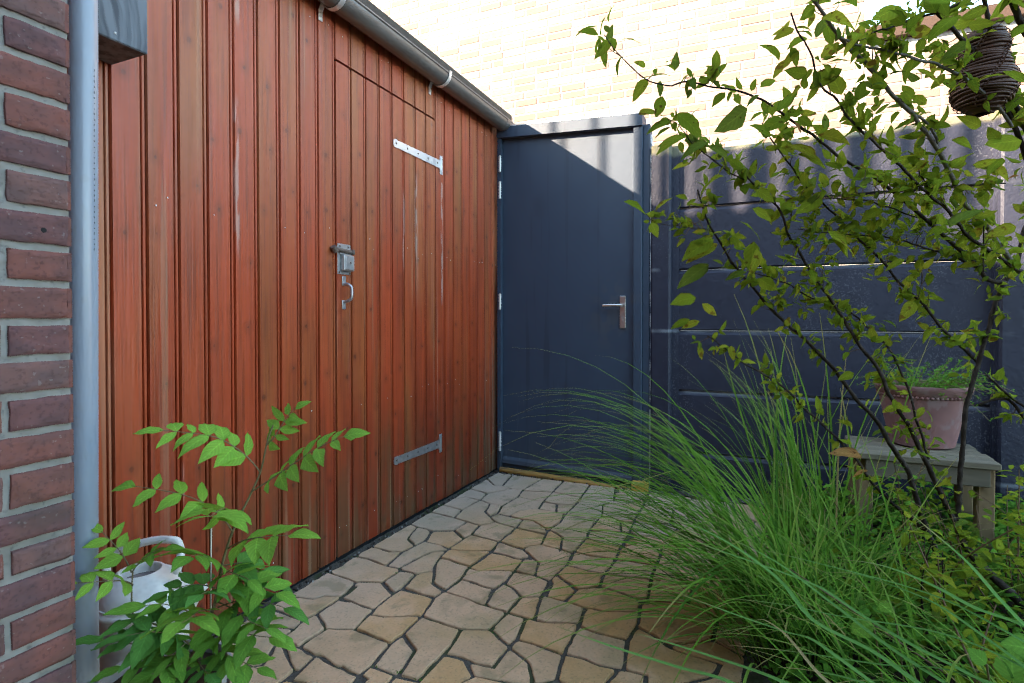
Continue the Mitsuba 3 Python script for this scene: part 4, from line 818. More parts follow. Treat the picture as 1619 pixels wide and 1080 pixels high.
def leaf_mesh(L=1.0, W=.5, fold=.18, curl=.25, n=6, tipw=1.0, seed=0):
    """A leaf along +x: folded along its midrib, curling down towards the tip, with an uneven edge."""
    r = np.random.default_rng(seed); t = np.linspace(0, 1, n + 1)
    w = W / 2 * np.sin(np.pi * t ** .80) ** .85 * (1 - .15 * t); w[0] = .015; w[-1] = .004
    z = -curl * t ** 2 * L * .5 + .05 * np.sin(t * 3)
    jl, jr = 1 + r.normal(0, .07, n + 1), 1 + r.normal(0, .07, n + 1)
    wob = r.normal(0, .02, (n + 1, 2))
    v = []
    for k in range(n + 1):
        v += [(t[k] * L - .02 * w[k], w[k] * jl[k], z[k] + fold * w[k] + wob[k, 0]), (t[k] * L, 0, z[k]), (t[k] * L - .02 * w[k], -w[k] * jr[k], z[k] + fold * w[k] + wob[k, 1])]
    f = []
    for k in range(n):
        for c in (0, 1):
            a, b = 3 * k + c, 3 * k + c + 1; f += [(a, a + 3, b + 3), (a, b + 3, b)]
    m = trimesh.Trimesh(np.array(v), np.array(f), process=False)
    m.metadata['uv'] = np.stack([np.repeat(t, 3), np.tile([1, .5, 0], n + 1)], 1)
    return m
def joined(leaves, base):
    """One mesh of many leaves (matrix list) made from the variants in base."""
    vs, fs, o = [], [], 0
    for M, k in leaves:
        m = base[k]; v = m.vertices @ M[:3, :3].T + M[:3, 3]; vs.append(v); fs.append(m.faces + o); o += len(v)
    m = trimesh.Trimesh(np.vstack(vs), np.vstack(fs), process=False)
    m.metadata['uv'] = np.vstack([base[k].metadata['uv'] for M, k in leaves]); return m

PPL = thing('potted_plant', 'fine leaved green plant growing in the terracotta pot', 'plant')
r = np.random.default_rng(21); SM = [leaf_mesh(1, .42, .3, .3, 3, seed=s) for s in range(3)]
lv, st = [], []
for k in range(95):
    t, q = r.uniform(0, 2 * math.pi), math.sqrt(r.uniform(0, 1)) * rr * .75
    p0 = np.array([PC[0] + q * math.cos(t), PC[1] + q * math.sin(t), PC[2] + hh * .86])
    out = np.array([math.cos(t), math.sin(t), 0]) * r.uniform(.02, .16) + np.array([.07 * r.random(), -.02, 0]); hgt = r.uniform(.05, .19)
    pts = [p0 + out * s + np.array([0, 0, hgt * (s ** .8) - .06 * s * s * np.linalg.norm(out) / .1]) for s in np.linspace(0, 1, 9)]
    st.append(tube(pts, .0011, 4, False))
    for s in range(1, 9):
        for _ in range(3):
            d = r.normal(0, 1, 3); d[2] = abs(d[2]) * .6; L = r.uniform(.010, .020)
            M = basis(pts[s] + r.normal(0, .004, 3), d, r.normal(0, .4, 3) + [0, 0, 1]); M[:3, :3] *= L; lv.append((M, r.integers(3)))
part(PPL, 'stems', cat(st), 'm_stem', kind='stuff'); part(PPL, 'foliage', joined(lv, SM), 'm_cover', smooth=True, kind='stuff')

# hanging coil of dark willow
WB = thing('wicker_basket', 'dark brown woven willow hanging bell with looped edges in the tree', 'wicker ornament')
Zw = 1.40
def wp(x, y): return at(x, y, Zw)
top, bot = wp(1557, 48), wp(1553, 180); H = top[2] - bot[2]; cxw = (top + bot) / 2
prof = [(0.02, .30), (.06, .62), (.12, .80), (.22, .97), (.34, 1.0), (.46, .93), (.58, .80), (.70, .74), (.80, .78), (.88, .70), (.95, .55), (1.0, .40)]
RW = 41 / 881 * Zw
def rad(h): return np.interp(h, [a for a, b in prof], [b for a, b in prof]) * RW
coil = []
for k, h in enumerate(np.linspace(.01, .99, 30)):
    t = np.linspace(0, 2 * math.pi, 41); R0 = rad(h) * (1 + .03 * math.sin(k * 2.1))
    coil.append(tube(np.c_[cxw[0] + R0 * np.cos(t), cxw[1] + R0 * np.sin(t), bot[2] + H * h + .003 * np.sin(2 * t + k)], .0034, 6, False))
part(WB, 'coils', cat(coil), 'm_wicker', smooth=True, kind='stuff')
part(WB, 'core', lathe([(max(rad(h) - .003, .001), h * H) for h in np.linspace(0, 1, 20)], 28, (cxw[0], cxw[1], bot[2])), 'm_wicker', smooth=True)
lp = []
for k, h in enumerate(np.linspace(.08, .95, 22)):
    for g in range(5):
        a = g * 2 * math.pi / 5 + k * .09 + .3; R0 = rad(h); t = np.linspace(0, 2 * math.pi, 15)
        e = np.array([math.cos(a), math.sin(a), 0]); c = np.array([cxw[0], cxw[1], bot[2] + H * h]) + e * R0
        lp.append(tube(np.array([c + e * .0075 * math.cos(q) + np.array([0, 0, .0065 * math.sin(q)]) + np.array([-e[1], e[0], 0]) * .003 * q / 6 for q in t]), .0014, 5, False))
part(WB, 'loops', cat(lp), 'm_wicker', smooth=True, kind='stuff')
hk = [tube(smooth_path([top + [0, 0, -.01], top + [.01, 0, .03], top + [.0, .01, .07], top + [.015, .02, .13]], 14), .0022, 6)]
part(WB, 'hook', cat(hk), 'm_wicker', smooth=True)

WC = thing('watering_can', 'white plastic can with top handle and oval mouth behind the seedling', 'watering can')
wc = at(228, 902, 1.42); wcx, wcy = wc[0], wc[1]; s_ = 1.0
zr = at(225, 946, 1.42)[2]; zt = at(217, 905, 1.42)[2]
part(WC, 'body', lathe([(.001, 0.002), (.088, 0.002), (.094, .010), (.101, zr - .02), (.103, zr - .012)], 48, (wcx, wcy, 0)), 'm_white', smooth=35)
part(WC, 'ridge', lathe([(.102, zr - .0118), (.109, zr - .009), (.111, zr - .002), (.108, zr + .003), (.1035, zr + .005), (.1025, zr + .012), (.099, zr + .013)], 48, (wcx, wcy, 0)), 'm_white', smooth=60)
sh = lathe([(.0985, zr + .0135), (.094, zr + .030), (.078, zr + .052), (.060, zt - .004), (.052, zt + .004), (.047, zt + .004), (.045, zt - .002), (.047, zt - .02)], 48, (0, 0, 0))
v = sh.vertices.copy(); q = np.clip((v[:, 2] - zr - .0135) / (zt - zr), 0, 1); v[:, 0] += -.018 * q; v[:, 2] += .0 * q; sh.vertices = v + [wcx, wcy, 0]
part(WC, 'shoulder', sh, 'm_white', smooth=50)
part(WC, 'inside', lathe([(.001, zt - .0215), (.0465, zt - .021)], 32, (wcx - .018, wcy, 0)), 'm_inside')
P = lambda x, y, dZ=0: at(x, y, 1.42 + dZ)
part(WC, 'handle', tube(smooth_path([P(170, 915), P(168, 896), P(180, 876, .01), P(215, 861, .01), P(258, 853, .01), P(279, 855, .01), P(286, 872, .01), P(283, 890), P(279, 905)], 40), .0098, 12), 'm_white', smooth=True)
part(WC, 'spout', tube(smooth_path([(wcx + .085, wcy + .02, zr - .05), (wcx + .12, wcy + .03, zr - .02), (wcx + .150, wcy + .04, zr + .03), (wcx + .165, wcy + .045, zr + .045)], 14), np.linspace(.017, .010, 14), 12), 'm_white', smooth=True)

GPX = at(262, 1046, 1.12)
GP = thing('grey_pot', 'grey plastic plant pot holding the seedling by the brick corner', 'plant pot')
gp, gh = .115, GPX[2] - .02
part(GP, 'body', lathe([(.001, 0), (gp * .74, 0), (gp * .96, gh - .028), (gp * 1.0, gh - .027), (gp * 1.03, gh - .002), (gp * 1.02, gh), (gp * .97, gh), (gp * .93, gh - .03), (gp * .72, .006), (.001, .006)], 48, (GPX[0], GPX[1], .0)), 'm_greypot', smooth=35)
part(GP, 'soil', lathe([(.001, gh - .022), (gp * .93, gh - .024)], 36, (GPX[0], GPX[1], 0)), 'm_soil')

# ================================================================== SEEDLING WITH FEATHERED LEAVES
SE = thing('seedling_plant', 'bright green young plant with feathered leaves in front of the shed', 'plant')
LM = [leaf_mesh(1, w, .12, c, 6, seed=i) for i, (w, c) in enumerate(((.48, .15), (.54, .25), (.42, .10), (.56, .3), (.50, .5), (.38, -.1)))]
LPL = [ply(m, None, True, uv=m.metadata['uv']) for m in LM]
r = np.random.default_rng(5)
def stem(pts, r0, r1, key, name='stem', n=24, owner=None):
    p = smooth_path(np.array([at(*q) for q in pts]), n)
    part(owner or SE, name, tube(p, np.linspace(r0, r1, n), 7), key, smooth=True); return p
base = np.array([GPX[0] + .01, GPX[1], gh - .03])
pm = np.vstack([base, [at(*q) for q in ((338, 960, 1.13), (352, 890, 1.13), (368, 840, 1.13), (397, 780, 1.13), (413, 742, 1.13), (421, 705, 1.12), (432, 672, 1.12))]])
pm = smooth_path(pm, 40); part(SE, 'stem', tube(pm, np.linspace(.0042, .0013, 40), 8), 'm_stem', smooth=True)
p2 = smooth_path(np.vstack([base + [-.03, .01, 0], [at(*q) for q in ((212, 985, 1.10), (208, 945, 1.10), (210, 905, 1.10))]]), 16); part(SE, 'stem', tube(p2, np.linspace(.0025, .0012, 16), 7), 'm_stem', smooth=True)
def compound(pts, Lpx, pairs, key, face=.75, term=1.15, start=.22, spread=62, droop=.25):
    """A feathered leaf: its midrib through the points (x, y, Z), leaflets in pairs and one at the tip."""
    p = smooth_path(np.array([at(*q) for q in pts]), 30)
    part(SE, 'leaf_stalk', tube(p, np.linspace(.0016, .0006, 30), 5), 'm_stem', smooth=True)
    Z = pts[-1][2]; L = Lpx / F * Z * 1.22
    up0 = np.array([0, 0, 1.0]) * face + (EYE - p[15]) / np.linalg.norm(EYE - p[15]) * (1 - face)
    for k in range(pairs + 1):
        s = start + (1 - start) * (k / pairs) if pairs else 1
        i = min(int(s * 29), 28); tdir = p[i + 1] - p[max(i - 1, 0)]; tdir /= np.linalg.norm(tdir)
        nrm = up0 - tdir * (up0 @ tdir); nrm /= np.linalg.norm(nrm); side = np.cross(nrm, tdir)
        l = L * (.78 + .35 * math.sin(math.pi * min(s, .92))) * r.uniform(.78, 1.12)
        if k == pairs: todo = [(0, l * term)]
        else: todo = [(1, l), (-1, l)]
        for sg, ll in todo:
            a = math.radians(spread + r.normal(0, 7)) * sg
            d = tdir * math.cos(a) + side * math.sin(a) + np.array([0, 0, -droop * r.uniform(.3, 1)])
            nn = nrm + r.normal(0, .16, 3)
            M = basis(p[i], d, nn); M[:3, :3] *= ll
            part(SE, 'leaflet', LPL[r.integers(6)], key, to_world=T(M.tolist()))
B, MI, DK = 'm_leaf_bright', 'm_leaf_mid', 'm_leaf_dark'
compound([(412, 748, 1.13), (378, 712, 1.12), (335, 690, 1.10), (285, 683, 1.09), (252, 680, 1.08)], 38, 6, B, .62)
compound([(397, 778, 1.13), (437, 752, 1.11), (487, 718, 1.10), (528, 696, 1.09), (550, 688, 1.09)], 33, 6, B, .62)
compound([(421, 705, 1.12), (436, 688, 1.12), (452, 662, 1.13), (468, 645, 1.13)], 25, 5, B, .55, start=.1)
compound([(368, 842, 1.13), (330, 800, 1.10), (280, 780, 1.08), (235, 772, 1.07), (208, 768, 1.07)], 36, 4, B, .62)
compound([(372, 835, 1.13), (350, 805, 1.08), (335, 815, 1.04), (330, 812, 1.0)], 48, 3, B, .8, start=.35, spread=70)
compound([(360, 868, 1.13), (395, 852, 1.10), (430, 848, 1.08), (460, 846, 1.07)], 52, 3, B, .7, start=.35)
compound([(208, 905, 1.10), (190, 872, 1.10), (172, 852, 1.10), (160, 840, 1.10)], 28, 3, B, .6, start=.35)
compound([(210, 925, 1.10), (185, 918, 1.06), (150, 920, 1.04), (120, 922, 1.03)], 36, 3, B, .7, start=.3)
compound([(209, 905, 1.10), (225, 885, 1.08), (245, 872, 1.08), (258, 868, 1.08)], 34, 3, MI, .75, start=.3)
compound([(352, 900, 1.13), (325, 880, 1.09), (310, 878, 1.07), (300, 880, 1.05)], 46, 3, MI, .8, start=.3)
compound([(338, 968, 1.13), (312, 968, 1.06), (296, 980, 1.02), (286, 985, 1.0)], 52, 3, B, .78, start=.3, spread=68)
compound([(340, 950, 1.13), (372, 965, 1.10), (400, 985, 1.07), (425, 995, 1.05)], 46, 3, MI, .72, start=.3)
compound([(346, 925, 1.13), (385, 920, 1.12), (420, 930, 1.10), (440, 938, 1.09)], 42, 3, MI, .72, start=.3)
compound([(342, 940, 1.13), (330, 935, 1.06), (322, 938, 1.03), (318, 940, 1.02)], 46, 3, DK, .8, start=.3)
compound([(335, 975, 1.13), (345, 1000, 1.08), (355, 1025, 1.05), (362, 1040, 1.04)], 50, 2, MI, .72, start=.3)
for q in (((300, 1020, 1.12), (255, 1000, 1.06), (225, 1000, 1.04), (200, 1005, 1.03)), ((290, 1035, 1.12), (240, 1025, 1.08), (190, 1015, 1.06), (160, 1012, 1.05)), ((300, 1040, 1.10), (270, 1050, 1.05), (255, 1060, 1.03), (240, 1066, 1.02)), ((310, 1040, 1.10), (320, 1056, 1.05), (325, 1062, 1.04), (330, 1066, 1.03)), ((280, 1010, 1.10), (250, 990, 1.08), (215, 978, 1.08), (190, 985, 1.08)), ((330, 1000, 1.12), (300, 1012, 1.07), (280, 1030, 1.05), (270, 1040, 1.04))):
    compound(list(q), 44, 3, MI if r.random() < .5 else DK, .8, start=.3, spread=60)
for q in (((330, 1010, 1.13), (375, 1000, 1.09), (405, 1005, 1.07), (430, 1008, 1.06)), ((320, 985, 1.13), (280, 960, 1.10), (250, 955, 1.09), (228, 958, 1.08)), ((340, 930, 1.15), (300, 925, 1.14), (280, 930, 1.13), (268, 935, 1.12)), ((345, 960, 1.13), (390, 950, 1.12), (430, 955, 1.11), (452, 962, 1.10)), ((300, 1030, 1.11), (250, 1042, 1.06), (215, 1050, 1.05), (190, 1056, 1.04)), ((335, 1025, 1.1), (370, 1040, 1.06), (395, 1052, 1.05), (410, 1058, 1.04))):
    compound(list(q), 42, 3, MI if r.random() < .6 else DK, .78, start=.3, spread=62)
compound([(350, 895, 1.13), (380, 890, 1.14), (410, 905, 1.15), (430, 915, 1.15)], 40, 3, DK, .75, start=.3)
compound([(345, 915, 1.13), (365, 905, 1.10), (385, 912, 1.08), (395, 918, 1.07)], 42, 2, MI, .75, start=.3)
solo('garden_cane', tube([at(333, 1000, 1.16), at(334, 822, 1.16)], .0016, 8), 'm_cane', 'thin white support cane behind the middle of the seedling', 'plant cane', smooth=True)

# ================================================================== TREE AT RIGHT
TR = thing('small_tree', 'slender many stemmed tree with spotted green leaves on the right', 'tree')
TWG = []
def br(pts, Z0, Z1, r0, r1, key='m_bark', name='branch', n=None, wig=.0014, seed=0):
    n = n or max(14, len(pts) * 5)
    p = np.array(pts, float); s = np.r_[0, np.cumsum(np.linalg.norm(np.diff(p, axis=0), axis=1))]; s /= s[-1]
    q = smooth_path(np.array([at(x, y, Z0 + (Z1 - Z0) * t) for (x, y), t in zip(p, s)]), n)
    rg = np.random.default_rng(seed + len(TWG) * 13 + 1); k = rg.normal(0, wig, q.shape); k[0] = k[-1] = 0
    k = (k + np.roll(k, 1, 0)) / 2; q = q + k
    part(TR, name, tube(q, np.linspace(r0 * .76, r1 * .80, n) * (1 + .05 * rg.normal(0, 1, n)), 8), key, smooth=True)
    TWG.append((q, r0, r1)); return q
br([(1700, 1090), (1650, 1000), (1619, 961), (1586, 926), (1557, 899), (1527, 864), (1514, 832)], 1.60, 1.70, .019, .013, name='trunk')
br([(1514, 832), (1518, 770), (1518, 742), (1523, 700), (1526, 653), (1540, 598), (1548, 570), (1562, 523), (1566, 507), (1575, 477), (1589, 447), (1607, 418), (1619, 365), (1650, 300)], 1.70, 1.60, .0095, .007)
br([(1514, 832), (1504, 812), (1479, 762), (1457, 717), (1435, 670), (1410, 631), (1387, 581), (1361, 548), (1328, 495), (1294, 447), (1264, 400), (1244, 364), (1232, 329), (1205, 305), (1169, 267)], 1.70, 1.62, .0105, .003)
br([(1546, 573), (1526, 553), (1495, 525), (1480, 507), (1453, 474), (1420, 444), (1388, 406), (1343, 364), (1300, 320), (1264, 284), (1246, 258), (1219, 219), (1205, 195)], 1.69, 1.50, .0062, .002)
br([(1492, 1000), (1489, 944), (1486, 902), (1480, 873), (1465, 840), (1456, 813), (1434, 742), (1415, 714), (1387, 667), (1354, 631), (1332, 600), (1291, 554), (1247, 515), (1214, 483), (1184, 447), (1158, 415), (1137, 382), (1119, 350), (1110, 323), (1103, 300)], 1.84, 1.72, .0135, .003)
br([(1465, 840), (1414, 798), (1379, 763), (1351, 723), (1327, 697), (1301, 671), (1275, 648), (1241, 614), (1210, 593), (1176, 575), (1145, 549), (1118, 532)], 1.83, 1.76, .0080, .0025)
br([(1468, 726), (1457, 687), (1446, 653), (1440, 628), (1423, 587), (1407, 553), (1376, 520), (1309, 554 - 0), (1276, 524), (1247, 492), (1214, 459), (1187, 436)], 1.70, 1.66, .0045, .002) if False else br([(1468, 726), (1457, 687), (1446, 653), (1440, 628), (1423, 587), (1407, 553), (1379, 525), (1340, 490), (1280, 470), (1235, 445), (1187, 432)], 1.70, 1.66, .0048, .002)
br([(1590, 447), (1566, 444), (1545, 421), (1506, 385), (1450, 335), (1388, 284), (1330, 250), (1293, 220), (1272, 206), (1227, 172), (1200, 156), (1166, 144), (1119, 136), (1086, 129), (1058, 136), (1030, 130), (1000, 108), (969, 75), (955, 55)], 1.62, 1.40, .0085, .0014, wig=.0012)
br([(1612, 430), (1590, 400), (1557, 353), (1527, 323), (1500, 270), (1475, 225), (1441, 179), (1415, 153), (1371, 104), (1335, 67), (1286, 0), (1262, -45)], 1.58, 1.15, .0095, .004, 'm_barkgrey')
br([(1441, 179), (1470, 200), (1482, 228)], 1.36, 1.40, .0045, .004, 'm_barkgrey')
br([(1625, 432), (1604, 424), (1575, 403), (1545, 385), (1527, 370), (1509, 344), (1456, 296), (1405, 245), (1375, 218), (1345, 190), (1322, 156), (1297, 135), (1283, 89), (1260, 47), (1250, 20)], 1.55, 1.22, .0068, .002)
br([(1600, 200), (1560, 150), (1509, 114), (1480, 101), (1441, 91), (1405, 80), (1364, 72), (1330, 60)], 1.40, 1.20, .0055, .003, 'm_barkgrey')
br([(1371, 54), (1421, 39), (1457, 26), (1483, 21), (1540, -10)], 1.22, 1.25, .0025, .004)
br([(1483, 21), (1476, 5), (1466, -30)], 1.22, 1.2, .005, .005)
br([(1650, 330), (1619, 240), (1602, 194), (1584, 155), (1555, 100), (1530, 70), (1506, 46), (1470, 5), (1440, -40)], 1.55, 1.28, .0095, .005)
br([(1655, 300), (1619, 200), (1604, 163), (1590, 120), (1575, 80), (1560, 20), (1550, -40)], 1.52, 1.30, .0095, .006)
br([(1640, 75), (1619, 46), (1606, 17), (1590, -30)], 1.2, 1.15, .0095, .008)
br([(1545, 424), (1509, 406), (1468, 394), (1429, 382), (1391, 373), (1335, 370), (1290, 366), (1262, 362)], 1.62, 1.55, .004, .0018)
br([(1450, 344), (1408, 329), (1364, 317), (1314, 314), (1285, 316)], 1.53, 1.50, .003, .0015)
br([(1590, 290), (1527, 293), (1468, 298), (1420, 301), (1352, 305)], 1.45, 1.45, .0022, .0014)
br([(1468, 299), (1458, 280), (1447, 261), (1440, 245)], 1.45, 1.42, .0025, .0014)
br([(1180, 285), (1163, 278), (1130, 255), (1094, 225), (1072, 197), (1055, 188)], 1.60, 1.52, .0028, .0013)
br([(1125, 366), (1108, 361), (1065, 358), (1035, 350), (1022, 340)], 1.72, 1.66, .0018, .001)
br([(1555, 430), (1554, 344), (1552, 330)], 1.5, 1.5, .0025, .002)
br([(1548, 640), (1590, 631), (1618, 659), (1660, 700)], 1.66, 1.6, .005, .006)
br([(1560, 592), (1590, 620), (1640, 660)], 1.66, 1.6, .004, .005)
# stray twigs
for a, b_, Z in (((1372, 104), (1390, 78), 1.3), ((1244, 364), (1252, 330), 1.65), ((1294, 447), (1306, 400), 1.65), ((1450, 474), (1458, 430), 1.6), ((1214, 483), (1235, 455), 1.75), ((1415, 714), (1460, 700), 1.8), ((1345, 190), (1360, 168), 1.35), ((1227, 172), (1242, 150), 1.5)):
    br([a, ((a[0] + b_[0]) / 2 + 3, (a[1] + b_[1]) / 2), b_], Z, Z, .0016, .0009, n=8)
TL = [leaf_mesh(1, w, f_, c, 6, seed=30 + i) for i, (w, f_, c) in enumerate(((.50, .22, .30), (.56, .15, .15), (.44, .30, .45), (.60, .10, .25), (.38, .42, .55), (.52, -.1, -.2)))]
TPL = [ply(m, None, True, uv=m.metadata['uv']) for m in TL]
LEAVES = []
rl = np.random.default_rng(77)
def put(p, d, n, L, key=None):
    M = basis(p, d, n); M[:3, :3] *= L
    if key is None: key = 'm_leaf_' + rl.choice(list('aaaaabbbbccd'))
    u, v, z = seen(M[:3, 3] + M[:3, 0] * .5)
    LEAVES.append((M, int(rl.integers(6)), key, L / max(z, .1) if -40 < u < 1660 and -40 < v < 1120 else 0))
view = lambda p: (EYE - p) / np.linalg.norm(EYE - p)
def leaf_px(x0, y0, x1, y1, Z, key=None, face=None, wscale=1.0):
    p, q = at(x0, y0, Z), at(x1, y1, Z + rl.normal(0, .012))
    n = view(p) * (face if face is not None else rl.uniform(.25, .9)) + np.array([0, 0, .45]) + rl.normal(0, .25, 3)
    put(p, q - p, n, np.linalg.norm(q - p), key)
M1 = '''963 36 965 6|942 42 906 51|965 50 953 40|966 60 941 97|984 62 1013 66|969 60 972 80|984 89 971 118|1020 105 1004 97|1024 125 999 159|1025 124 1058 112|1044 128 1042 154|1047 152 1037 188|1067 111 1070 83|1091 141 1087 157|1105 130 1128 121|1147 146 1125 168|1138 136 1161 138|1174 142 1162 124|1188 144 1195 124|1202 138 1228 123|1205 160 1214 182|1230 175 1262 146|1200 150 1180 165|1181 172 1134 209|1241 189 1200 207|1058 192 1021 207|1072 181 1112 216|1080 215 1037 237|1245 180 1270 178|1262 185 1285 200|1120 225 1075 245|1150 250 1120 225|1219 215 1190 195|1235 212 1260 200'''
for l in M1.split('|'): 
    a = list(map(float, l.split())); leaf_px(*a, 1.45 if a[0] > 1000 else 1.41, 'm_leaf_' + rl.choice(list('aabbd')))
M2 = '''1299 28 1361 37 1.2|1424 10 1376 38 1.2|1512 26 1466 62 1.18|1530 40 1573 38 1.22|1442 92 1427 132 1.28|1585 -8 1630 10 1.15|1533 66 1487 94 1.3|1294 214 1353 222 1.4|1262 245 1312 262 1.45|1615 222 1552 234 1.4|1505 221 1545 232 1.4|1502 360 1558 322 1.3|1606 358 1561 372 1.4|1309 366 1350 404 1.5|986 319 1025 333 1.62|1037 334 1061 309 1.62|1030 352 1040 375 1.62|1144 278 1100 300 1.62|1128 378 1077 410 1.68|1120 418 1071 452 1.7|1192 382 1187 437 1.6|1300 311 1257 342 1.5|1190 330 1222 348 1.55|1195 300 1225 318 1.55|1170 350 1205 375 1.6|1280 140 1340 100 1.3|1250 75 1262 105 1.3|1262 80 1238 105 1.3|1275 60 1248 70 1.3|1290 60 1310 20 1.3|1320 70 1296 95 1.3|1410 60 1390 15 1.25|1450 110 1490 130 1.3|1460 60 1450 85 1.25|1545 130 1590 110 1.3|1330 150 1310 110 1.35|1350 160 1380 135 1.35|1290 250 1250 225 1.45|1330 195 1380 200 1.4|1395 180 1370 215 1.4|1405 120 1430 108 1.3|1480 20 1460 -10 1.2|1380 95 1420 110 1.3|1010 180 1040 175 1.5|1585 250 1560 275 1.4|1570 262 1600 285 1.4|1600 330 1619 320 1.4|1545 330 1522 355 1.4|1395 330 1360 350 1.5|1430 410 1400 425 1.55|1180 430 1145 440 1.65|1200 440 1230 460 1.65|1100 470 1060 480 1.72|1110 480 1135 500 1.72|1090 505 1060 518 1.74|1500 545 1530 530 1.65|1480 515 1455 540 1.65|1350 590 1325 600 1.7|1420 640 1395 655 1.7|1500 5 1450 -5 1.15|1560 12 1520 30 1.15|1600 -10 1560 -5 1.15|1440 20 1405 45 1.22|1355 10 1320 -5 1.2|1250 30 1225 60 1.3|1232 95 1205 62 1.32|1240 95 1222 125 1.32|1600 60 1640 30 1.15|1480 -5 1500 25 1.2|1540 95 1510 80 1.25|1620 130 1590 110 1.3|1400 30 1370 60 1.24|1550 200 1520 185 1.4|1580 225 1560 200 1.4|1465 165 1440 150 1.35|1385 140 1362 128 1.35'''
for l in M2.split('|'):
    a = list(map(float, l.split())); leaf_px(*a)
for l in '1128 378 1080 405 1.67|1192 384 1185 432 1.59|1312 368 1352 400 1.49|1100 500 1072 512 1.72|1440 470 1420 500 1.6'.split('|'):
    a = list(map(float, l.split())); leaf_px(a[0] + 6, a[1] + 8, a[2] + 4, a[3] + 6, a[4], 'm_leaf_c')
leaf_px(1362, 722, 1314, 712, 1.76, 'm_leaf_dry', .3); leaf_px(1372, 745, 1345, 752, 1.78, 'm_leaf_dry', .3); leaf_px(1611, 278, 1585, 284, 1.42, 'm_leaf_dry', .4); leaf_px(1256, 192, 1268, 210, 1.44, 'm_leaf_dry', .5)
# leaves in small tufts along every branch, thinning out towards the foot
for bi, (q, r0, r1) in enumerate(TWG):
    s = np.r_[0, np.cumsum(np.linalg.norm(np.diff(q, axis=0), axis=1))]
    step = .015
    for d in np.arange(.015, s[-1], step):
        p = np.array([np.interp(d, s, q[:, k]) for k in range(3)]); u, v, z = seen(p)
        rad_ = r0 + (r1 - r0) * d / s[-1]
        dens = np.interp(v, [0, 300, 480, 600, 800, 900], [.95, 1.0, .95, .80, .55, .25]) * np.interp(rad_, [.002, .006, .010], [1.0, .62, .30])
        if u < 1290 and v < 185: dens *= .25
        if 300 < v < 570 and u > 1290: dens *= 1.35
        if rl.random() > dens: continue
        tw = p + rl.normal(0, .02, 3) + np.array([0, 0, .012]); ns = rl.integers(2, 6)
        part(TR, 'twig', tube([p, (p + tw) / 2 + rl.normal(0, .003, 3), tw], (.0014, .001, .0008), 5), 'm_twig', smooth=True) if rl.random() < .5 else None
        for _ in range(ns):
            d3 = rl.normal(0, 1, 3) + np.array([-.35, 0, .1]); n3 = rl.normal(0, .55, 3) + np.array([0, 0, .8]) + view(p) * .35
            put(tw + rl.normal(0, .006, 3), d3, n3, rl.uniform(.021, .048) * (1.12 if v < 300 else 1))
LEAVES.sort(key=lambda t: -t[3])
for M, k, key, a in LEAVES[:300]: part(TR, 'leaf', TPL[k], key, to_world=T(M.tolist()))
for key in sorted({l[2] for l in LEAVES[300:]}):
    part(TR, 'foliage', joined([(l[0], l[1]) for l in LEAVES[300:] if l[2] == key], TL), key, smooth=True, kind='stuff')

# ================================================================== GRASSES AND GROUND COVER
def ribbon(p, w, fold=.25):
    p = np.asarray(p); n = len(p); t = np.gradient(p, axis=0); t /= np.linalg.norm(t, axis=1, keepdims=True) + 1e-12
    side = np.cross(t, [0, 0, 1.0]); side /= np.linalg.norm(side, axis=1, keepdims=True) + 1e-9; nn = np.cross(side, t)
    w = np.asarray(w)[:, None] / 2
    v = np.stack([p + side * w + nn * w * fold, p, p - side * w + nn * w * fold], 1).reshape(-1, 3); f = []
    for k in range(n - 1):
        for c in (0, 1):
            a, b = 3 * k + c, 3 * k + c + 1; f += [(a, a + 3, b + 3), (a, b + 3, b)]
    return v, np.array(f), np.stack([np.repeat(np.linspace(0, 1, n), 3), np.tile([1, .5, 0], n)], 1)
def blade(b, az, th0, bend, L, w, rg, n=12, e=1.4):
    s = np.linspace(0, 1, n); th = th0 + bend * s ** e; az = az + rg.normal(0, .10) * s * 2
    d = np.stack([np.sin(th) * np.cos(az), np.sin(th) * np.sin(az), np.cos(th)], -1) * L / (n - 1)
    p = b + np.vstack([[0, 0, 0], np.cumsum(d[:-1], 0)])
    p[:, 2] = np.maximum(p[:, 2], .012)
    return ribbon(p, w * np.clip(1.5 * (1 - s) ** .5, .22, 1) * np.clip(.5 + 3 * s, 0, 1))
def clump(owner, name, c, rad_, n, az0, azs, L0, L1, th0, th1, b0_, b1_, w0, w1, seed, keys, e=1.4):
    rg = np.random.default_rng(seed); acc = {}
    for _ in range(n):
        a = az0 + rg.normal(0, azs) if azs < 3 else rg.uniform(0, 2 * math.pi)
        q = rad_ * math.sqrt(rg.random()); t = rg.uniform(0, 2 * math.pi)
        b = np.array([c[0] + q * math.cos(t), c[1] + q * math.sin(t), 0.0])
        vf = blade(b, a, rg.uniform(th0, th1), rg.uniform(b0_, b1_), rg.uniform(L0, L1), rg.uniform(w0, w1), rg, e=e)
        acc.setdefault(rg.choice(keys), []).append(vf)
    for k in sorted(acc):
        vs, fs, us, o = [], [], [], 0
        for v, f, u in acc[k]: vs.append(v); fs.append(f + o); us.append(u); o += len(v)
        m = trimesh.Trimesh(np.vstack(vs), np.vstack(fs), process=False); m.metadata['uv'] = np.vstack(us)
        part(owner, name, m, k, smooth=True, kind='stuff')
KA = ['m_grass_a'] * 5 + ['m_grass_b'] * 3 + ['m_grass_c'] * 2
KB = ['m_grass_a'] * 4 + ['m_grass_b'] * 5 + ['m_grass_c'] * 2 + ['m_grass_dry']
PI = math.pi
GA_ = thing('ornamental_grass', 'large arching grass clump hanging over the paving in the middle', 'grass clump')
